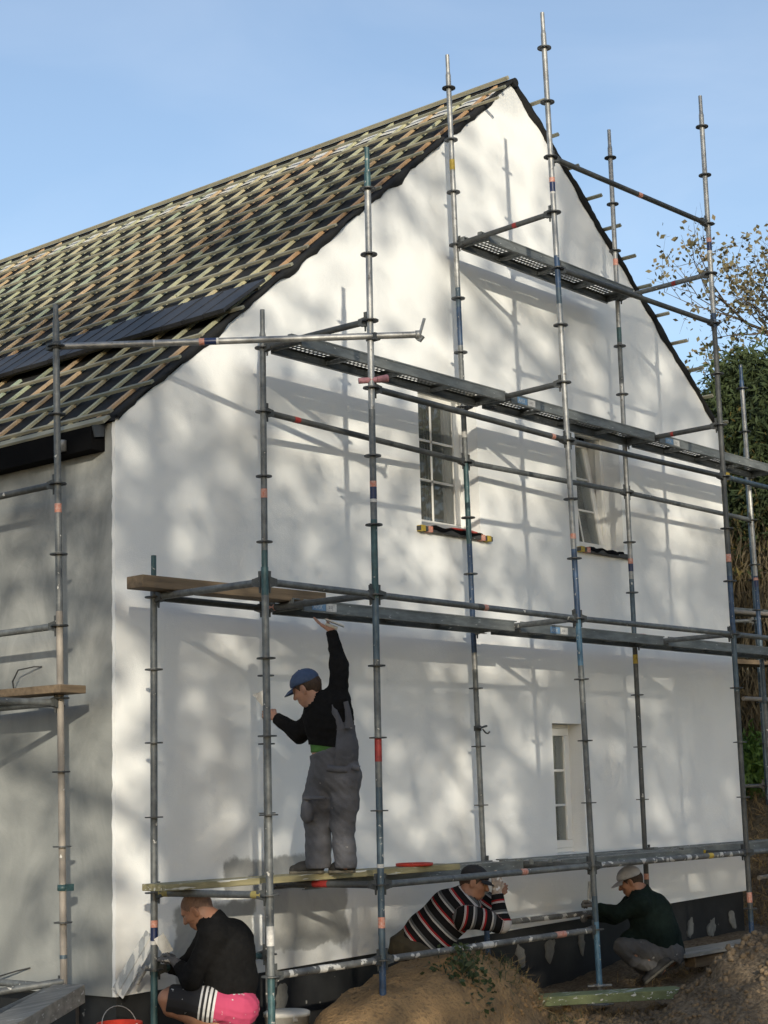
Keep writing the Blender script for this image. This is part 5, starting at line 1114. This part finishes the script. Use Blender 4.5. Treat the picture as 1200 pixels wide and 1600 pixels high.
body += chain([(hipN, .09), (a1(320, 1572, -.13), .08), (knN, .058), (a1(268, 1574, -.14), .056), (a1(305, 1590, -.14), .058), (anN, .042)]) + chain([(hipF, .09), (knF, .058), (a1(300, 1590, .14), .056), (anF, .042)]) + [cap(pel, hipN, .1, .08, .05), cap(pel, hipF, .1, .08, .05)]
p2 = person(bs, body, HC, SKINT, 'person in black sweater and pink and black shorts crouching at the house corner')
eyes(HL_, HA, p2); scalp(HL_, HA, 1.0, mat('stubble_hair', (.17, .10, .07), .8, 0, .3, 90, bump=.3, bscale=200), p2, .0012)
top = [cap(neck + [0, 0, -.03], chest, .085, .155, .06), ell(a1(357, 1490), (.175, .165, .23), (nrm(VRH * .95 - VU * .2), VF, nrm(VU * .95 + VRH * .2)), .06), cap(chest, wst, .15, .170, .06), cap(wst, pel + [0, 0, .0], .165, .150, .05), cap(neck, shN, .08, .085, .05), cap(neck, shF, .08, .085, .05)]
top += chain([(shN, .088), (elN, .070), (wrN + nrm(elN - wrN) * .03, .045)], .04) + chain([(shF, .085), (elF, .068), (wrF + nrm(elF - wrF) * .02, .045)], .04)
garment('sweater', top, BLK, p2, .008, [(wrN + nrm(elN - wrN) * .01, nrm(wrN - elN), .09), (wrF, nrm(wrF - elF), .09), (neck + nrm(hd - neck) * .0, nrm(hd - neck), .10), (a1(368, 1566), nrm(-VU + VRH * -.25))], folds(.006, 31, (16, 16, 24)))
sh_ = [ell(pel + [0, 0, -.01], (.165, .17, .13), (VRH, VF, VU), .05), cap(pel, hipN, .14, .115, .05), cap(pel, hipF, .14, .115, .05)] + chain([(hipN, .125), (a1(320, 1568, -.13), .108), (a1(268, 1562, -.14), .086)], .04) + chain([(hipF, .12), (a1(320, 1566, .12), .105), (a1(270, 1558, .14), .086)], .04)
def shorts_mat():
    m = bpy.data.materials.new('pink_and_black_shorts'); m.use_nodes = True; n = m.node_tree.nodes; l = m.node_tree.links.new; b = n['Principled BSDF']; b.inputs['Roughness'].default_value = .85
    a = n.new('ShaderNodeAttribute'); a.attribute_name = 'along'; c = n.new('ShaderNodeValToRGB'); c.color_ramp.interpolation = 'CONSTANT'
    K = (.010, .010, .012); W = (.55, .55, .55); P = (.40, .045, .11); st = [(0, P), (.40, W), (.425, K), (.445, W), (.47, K), (.49, W), (.515, K), (.54, W), (.56, K)]
    e = c.color_ramp.elements
    while len(e) < len(st): e.new(.5)
    for i, (p, q) in enumerate(st): e[i].position = p; e[i].color = (*q, 1)
    l(a.outputs['Fac'], c.inputs['Fac'])
    t = n.new('ShaderNodeTexCoord'); z = n.new('ShaderNodeTexNoise'); z.inputs['Scale'].default_value = 24; l(t.outputs['Object'], z.inputs['Vector']); r = n.new('ShaderNodeMapRange'); r.inputs['From Min'].default_value = .66; r.inputs['From Max'].default_value = .69; l(z.outputs['Fac'], r.inputs['Value'])
    x = n.new('ShaderNodeMix'); x.data_type = 'RGBA'; x.inputs['B'].default_value = (.45, .45, .44, 1); l(r.outputs[0], x.inputs['Factor']); l(c.outputs['Color'], x.inputs['A']); l(x.outputs['Result'], b.inputs['Base Color']); return m
so2 = garment('shorts', sh_, shorts_mat(), p2, .0075, [(a1(262, 1558, -.14), nrm(knN - hipN), .16), (a1(264, 1556, .14), nrm(knF - hipF), .16)], folds(.006, 32, (22, 14, 30)))
ax = nrm(a1(250, 1553) - a1(400, 1575)); L_ = np.linalg.norm(a1(250, 1553) - a1(400, 1575)); co = np.zeros(len(so2.data.vertices) * 3, np.float32); so2.data.vertices.foreach_get('co', co); tt = ((co.reshape(-1, 3) + np.array(WL[so2.name]) - a1(400, 1575)) @ ax) / L_
at_ = so2.data.attributes.new('along', 'FLOAT', 'POINT'); at_.data.foreach_set('value', np.clip(tt + .0, 0, 1).astype(np.float32))
garment('glove', hand(wrN, nrm(-VRH * .55 + VU * .55 + VF * .5), nrm(-VRH * .5 + VU * -.3 + VF * .2), 1, .85, 1.05, .003) + [cap(wrN, wrN + nrm(elN - wrN) * .05, .034, .038, .02)], GLOVE, p2, .005)
garment('glove', hand(wrF, nrm(-VRH * .85 + VU * .05 + VF * .2), nrm(-VU * .8), -1, .8, 1.05, .003) + [cap(wrF, wrF + nrm(elF - wrF) * .05, .034, .038, .02)], GLOVE, p2, .005)
shoe(p2, a1(388, 1612, -.12), a1(345, 1628, -.12), VU, boot=.06); shoe(p2, a1(386, 1614, .12), a1(340, 1628, .12), VU, boot=.06)
# smoothing blade and hand trowel
t = MB(); c = a1(210, 1507, .10); ax = nrm(a1(236, 1462, .10) - a1(183, 1553, .10)); sd = nrm(VRH * .80 - VU * .4 + VF * -.45); sd = nrm(sd - ax * (sd @ ax)); n_ = np.cross(ax, sd)
t.box(c, (.46, .115, .006), (ax, sd, n_)); t.box(c + sd * .0, (.46, .012, .016), (ax, sd, n_)); bl_ = t.build('smoothing_blade', STEELT); tag(bl_, 'long plaster-covered smoothing blade held against the corner of the wall', 'trowel'); bevel(bl_, .002)
t = MB(); h_ = c + sd * .11 - n_ * .03; t.bar(c + sd * .05, h_ + ax * .0, .03, .015, n_); t.tube([h_ - ax * .08, h_ + ax * .06], .015, 10); t.build('handle', mat('worn_handle', (.25, .25, .24), .7, 0, .4, 30), bl_)
t = MB(); c = a1(257, 1478, .0); ax = nrm(VU * .85 - VRH * .5); sd = nrm(VRH * .7 + VU * .4); sd = nrm(sd - ax * (sd @ ax)); n_ = np.cross(ax, sd); t.box(c + ax * .01, (.13, .075, .004), (ax, sd, n_)); t.tube([c - ax * .05, c - ax * .12], .012, 8); tr_ = t.build('hand_trowel', STEELT); tag(tr_, 'small trowel in the gloved hand of the person in pink shorts', 'trowel')

# --- man in striped sweater behind the mound ----------------------------
D0 = 13.05
bs = a1(640, 1520); bs[2] = float(ground_h(bs[0], bs[1]))
pel = a1(648, 1480); chest = a1(706, 1424); neck = a1(728, 1402); wst = a1(672, 1460)
hd = a1(741, 1379, .02); Hf = nrm(VRH * .80 - VF * .1 - VU * .25); Hu = nrm(VU * .85 + VRH * .35)
shN = a1(728, 1432, -.14); elN = a1(783, 1442, -.10); wrN = a1(776, 1394, -.02); shF = a1(722, 1410, .13); elF = a1(752, 1428, .2); wrF = a1(772, 1398, .22)
hipN = a1(655, 1490, -.10); knN = a1(690, 1540, -.10); anN = a1(622, 1530, -.12); hipF = a1(648, 1484, .12); knF = a1(640, 1540, .14); anF = a1(612, 1545, .15)
HP, HC, HA, HL_ = head(hd, Hf, Hu, 1.0)
body = HP + [cap(hd - HA[1] * .05 - HA[0] * .03, neck, .06, .07, .04), cap(neck, chest, .07, .13, .05), cap(chest, wst, .14, .14, .06), cap(wst, pel, .13, .13, .06)]
body += chain([(shN, .05), (elN, .04), (wrN, .028)]) + chain([(shF, .05), (elF, .04), (wrF, .028)]) + chain([(hipN, .09), (knN, .06), (anN, .04)]) + chain([(hipF, .09), (knF, .06), (anF, .04)]) + [cap(pel, hipN, .1, .08, .05), cap(pel, hipF, .1, .08, .05)]
body += hand(wrF, nrm(VRH * .8 + VU * .4), nrm(VF), 1, .6)
p3 = person(bs, body, HC, SKINT, 'worker in striped sweater leaning forward behind the sand mound')
eyes(HL_, HA, p3); scalp(HL_, HA, 1.0, HAIR, p3); cap_hat(HL_, HA, 1.02, CAPK, p3, .055)
taxis = nrm(neck - pel)
top = [cap(neck - taxis * .03, chest, .085, .155, .06), cap(chest, wst, .178, .185, .06), cap(wst, pel, .18, .165, .06), cap(neck, shN, .085, .09, .05), cap(neck, shF, .085, .09, .05)] + chain([(shN, .090), (elN, .072), (wrN + nrm(elN - wrN) * .03, .048)], .04) + chain([(shF, .085), (elF, .068), (wrF, .045)], .04)
swt = garment('sweater', top, None or BLK, p3, .0075, [(wrN + nrm(elN - wrN) * .015, nrm(wrN - elN), .09), (wrF, nrm(wrF - elF), .09), (neck + taxis * .01, taxis, .10), (pel - taxis * .03, -taxis)], folds(.0055, 41, (16, 16, 20)))
def stripe_mat():
    m = bpy.data.materials.new('striped_knit'); m.use_nodes = True; n = m.node_tree.nodes; l = m.node_tree.links.new; b = n['Principled BSDF']; b.inputs['Roughness'].default_value = .95; b.inputs['Specular IOR Level'].default_value = .15
    a = n.new('ShaderNodeAttribute'); a.attribute_name = 'along'; fr = n.new('ShaderNodeMath'); fr.operation = 'FRACT'; l(a.outputs['Fac'], fr.inputs[0]); c = n.new('ShaderNodeValToRGB'); c.color_ramp.interpolation = 'CONSTANT'
    K = (.009, .009, .010); st = [(0, K), (.26, (.42, .40, .39)), (.30, (.10, .03, .03)), (.315, (.42, .40, .39)), (.345, (.24, .015, .018)), (.44, K), (.72, (.42, .41, .40)), (.76, (.15, .15, .16)), (.775, (.42, .41, .40)), (.80, (.085, .09, .095)), (.92, K)]
    e = c.color_ramp.elements
    while len(e) < len(st): e.new(.5)
    for i, (p, q) in enumerate(st): e[i].position = p; e[i].color = (*q, 1)
    l(fr.outputs[0], c.inputs['Fac']); l(c.outputs['Color'], b.inputs['Base Color'])
    t = n.new('ShaderNodeTexCoord'); z = n.new('ShaderNodeTexNoise'); z.inputs['Scale'].default_value = 150; l(t.outputs['Object'], z.inputs['Vector']); bp = n.new('ShaderNodeBump'); bp.inputs['Strength'].default_value = .3; bp.inputs['Distance'].default_value = .004; l(z.outputs['Fac'], bp.inputs['Height']); l(bp.outputs['Normal'], b.inputs['Normal']); return m
swt.data.materials[0] = stripe_mat(); co = np.zeros(len(swt.data.vertices) * 3, np.float32); swt.data.vertices.foreach_get('co', co); W_ = co.reshape(-1, 3) + np.array(WL[swt.name])
def segd(P, a, b): ab = b - a; t = np.clip(((P - a) @ ab) / (ab @ ab), 0, 1); return np.linalg.norm(P - a - t[:, None] * ab, axis=1), t * np.linalg.norm(ab)
dT, _ = segd(W_, pel, neck); al = (W_ - pel) @ taxis; val = al / .155
for s0, e0, w0 in ((shN, elN, wrN), (shF, elF, wrF)):
    d1, t1 = segd(W_, s0, e0); t1 = (W_ - s0) @ nrm(e0 - s0); d2, t2 = segd(W_, e0, w0); l1 = np.linalg.norm(e0 - s0); arm = np.minimum(d1, d2) < dT - .075; L_ = np.where(d1 < d2, t1, l1 + t2); val = np.where(arm, .50 + (L_) / .155, val)
at_ = swt.data.attributes.new('along', 'FLOAT', 'POINT'); at_.data.foreach_set('value', (val + 3).astype(np.float32))
garment('trousers', [ell(pel, (.18, .17, .15), (VRH, VF, VU), .05), cap(pel, hipN, .15, .12, .05), cap(pel, hipF, .15, .12, .05)] + chain([(hipN, .13), (knN, .09), (anN, .08)], .04) + chain([(hipF, .13), (knF, .09), (anF, .08)], .04) + [cap(a1(622, 1478, -.05), a1(640, 1488, -.05), .075, .10, .05)], OLIVE, p3, .008, (), folds(.008, 42, (18, 18, 26)))
garment('glove', hand(wrN, nrm(VU * .95 + VRH * .05), nrm(VF * .7 - VRH * .3), -1, .35, 1.05, .003) + [cap(wrN, wrN + nrm(elN - wrN) * .06, .036, .042, .02)], GLOVEW, p3, .005)
shoe(p3, a1(612, 1545, -.12), a1(622, 1580, -.12), -VRH, boot=.06); shoe(p3, a1(600, 1560, .15), a1(612, 1590, .15), -VRH, boot=.06)

# --- crouching worker with white cap ------------------------------------
D0 = 14.95
bs = a1(1020, 1532); bs[2] = float(ground_h(bs[0], bs[1]))
pel = a1(1040, 1488); chest = a1(1010, 1422); neck = a1(1000, 1393); wst = a1(1028, 1460)
hd = a1(985, 1377, .02); Hf = nrm(-VRH * .86 + VF * .22 - VU * .38); Hu = nrm(VU * .9 - VRH * .35)
shN = a1(1000, 1412, -.13); elN = a1(965, 1428, -.12); wrN = a1(932, 1418, -.02); shF = a1(992, 1408, .12); elF = a1(960, 1432, .16); wrF = a1(930, 1432, .20)
hipN = a1(1046, 1490, -.10); knN = a1(972, 1478, -.14); anN = a1(1033, 1514, -.15); hipF = a1(1044, 1490, .10); knF = a1(982, 1492, .14); anF = a1(1030, 1518, .14)
HP, HC, HA, HL_ = head(hd, Hf, Hu, 1.0)
body = HP + [cap(hd - HA[1] * .05 - HA[0] * .03, neck, .056, .065, .04), cap(neck, chest, .07, .13, .05), cap(chest, wst, .14, .14, .06), cap(wst, pel, .13, .13, .06)]
body += chain([(shN, .05), (elN, .04), (wrN, .028)]) + chain([(shF, .05), (elF, .04), (wrF, .028)]) + chain([(hipN, .09), (knN, .06), (anN, .04)]) + chain([(hipF, .09), (knF, .06), (anF, .04)]) + [cap(pel, hipN, .1, .08, .05), cap(pel, hipF, .1, .08, .05)]
p4 = person(bs, body, HC, SKINT, 'worker in dark green sweater and white cap crouching at the plinth')
eyes(HL_, HA, p4); scalp(HL_, HA, 1.0, HAIR, p4); cap_hat(HL_, HA, 1.03, CAPW, p4, .065)
top = [cap(neck + [0, 0, -.03], chest, .085, .155, .06), ell(a1(1020, 1435), (.185, .17, .22), (nrm(VRH * .95 - VU * .25), VF, nrm(VU * .95 + VRH * .25)), .06), cap(chest, wst, .16, .185, .06), cap(wst, pel, .185, .175, .05), cap(neck, shN, .08, .085, .05), cap(neck, shF, .08, .085, .05), cap(a1(985, 1470, -.02), a1(1040, 1478, -.02), .10, .12, .06)]
top += chain([(shN, .088), (elN, .068), (wrN + nrm(elN - wrN) * .02, .046)], .04) + chain([(shF, .085), (elF, .066), (wrF, .046)], .04)
garment('sweater', top, DKGREEN, p4, .008, [(wrN + nrm(elN - wrN) * .01, nrm(wrN - elN), .09), (wrF, nrm(wrF - elF), .09), (neck + nrm(hd - neck) * .005, nrm(hd - neck), .10), (a1(1020, 1492), -VU)], folds(.006, 51, (16, 16, 24)))
garment('trousers', [ell(pel + [0, 0, -.02], (.17, .18, .13), (VRH, VF, VU), .05), cap(pel, hipN, .13, .115, .05), cap(pel, hipF, .13, .115, .05)] + chain([(hipN, .115), (a1(1008, 1484, -.13), .088), (knN, .074), (a1(990, 1500, -.15), .062), (anN, .060)], .012) + chain([(hipF, .115), (knF, .074), (a1(1000, 1510, .14), .06), (anF, .06)], .012), GREYT, p4, .0075, [(anN + nrm(anN - knN) * .02, nrm(anN - knN), .14), (anF + nrm(anF - knF) * .02, nrm(anF - knF), .14)], folds(.008, 52, (20, 20, 30)))
garment('glove', hand(wrN, nrm(-VRH * .75 + VU * .55 + VF * .3), nrm(-VRH * .4 - VU * .5), 1, .8, 1.05, .003) + [cap(wrN, wrN + nrm(elN - wrN) * .05, .034, .038, .02)], GLOVE, p4, .005); garment('glove', hand(wrF, nrm(-VRH * .9 + VU * .2), nrm(-VU), -1, .8, 1.05, .003) + [cap(wrF, wrF + nrm(elF - wrF) * .05, .034, .038, .02)], GLOVE, p4, .005)
shoe(p4, a1(1050, 1506, -.2), a1(1008, 1540, -.2), nrm(VU * .8 + VRH * .5), boot=.03); shoe(p4, a1(1046, 1512, .14), a1(1006, 1538, .14), VU, boot=.06)
t = MB(); c = a1(921, 1396, .04); ax = nrm(VU * .95 + VRH * .1); sd = nrm(VF * .6 + VRH * .5); sd = nrm(sd - ax * (sd @ ax)); n_ = np.cross(ax, sd); t.box(c + ax * .03, (.15, .06, .005), (ax, sd, n_)); t.tube([c - ax * .04, c - ax * .12], .012, 8); tr_ = t.build('hand_trowel', STEELT); tag(tr_, 'narrow trowel held upright by the worker with white cap', 'trowel')
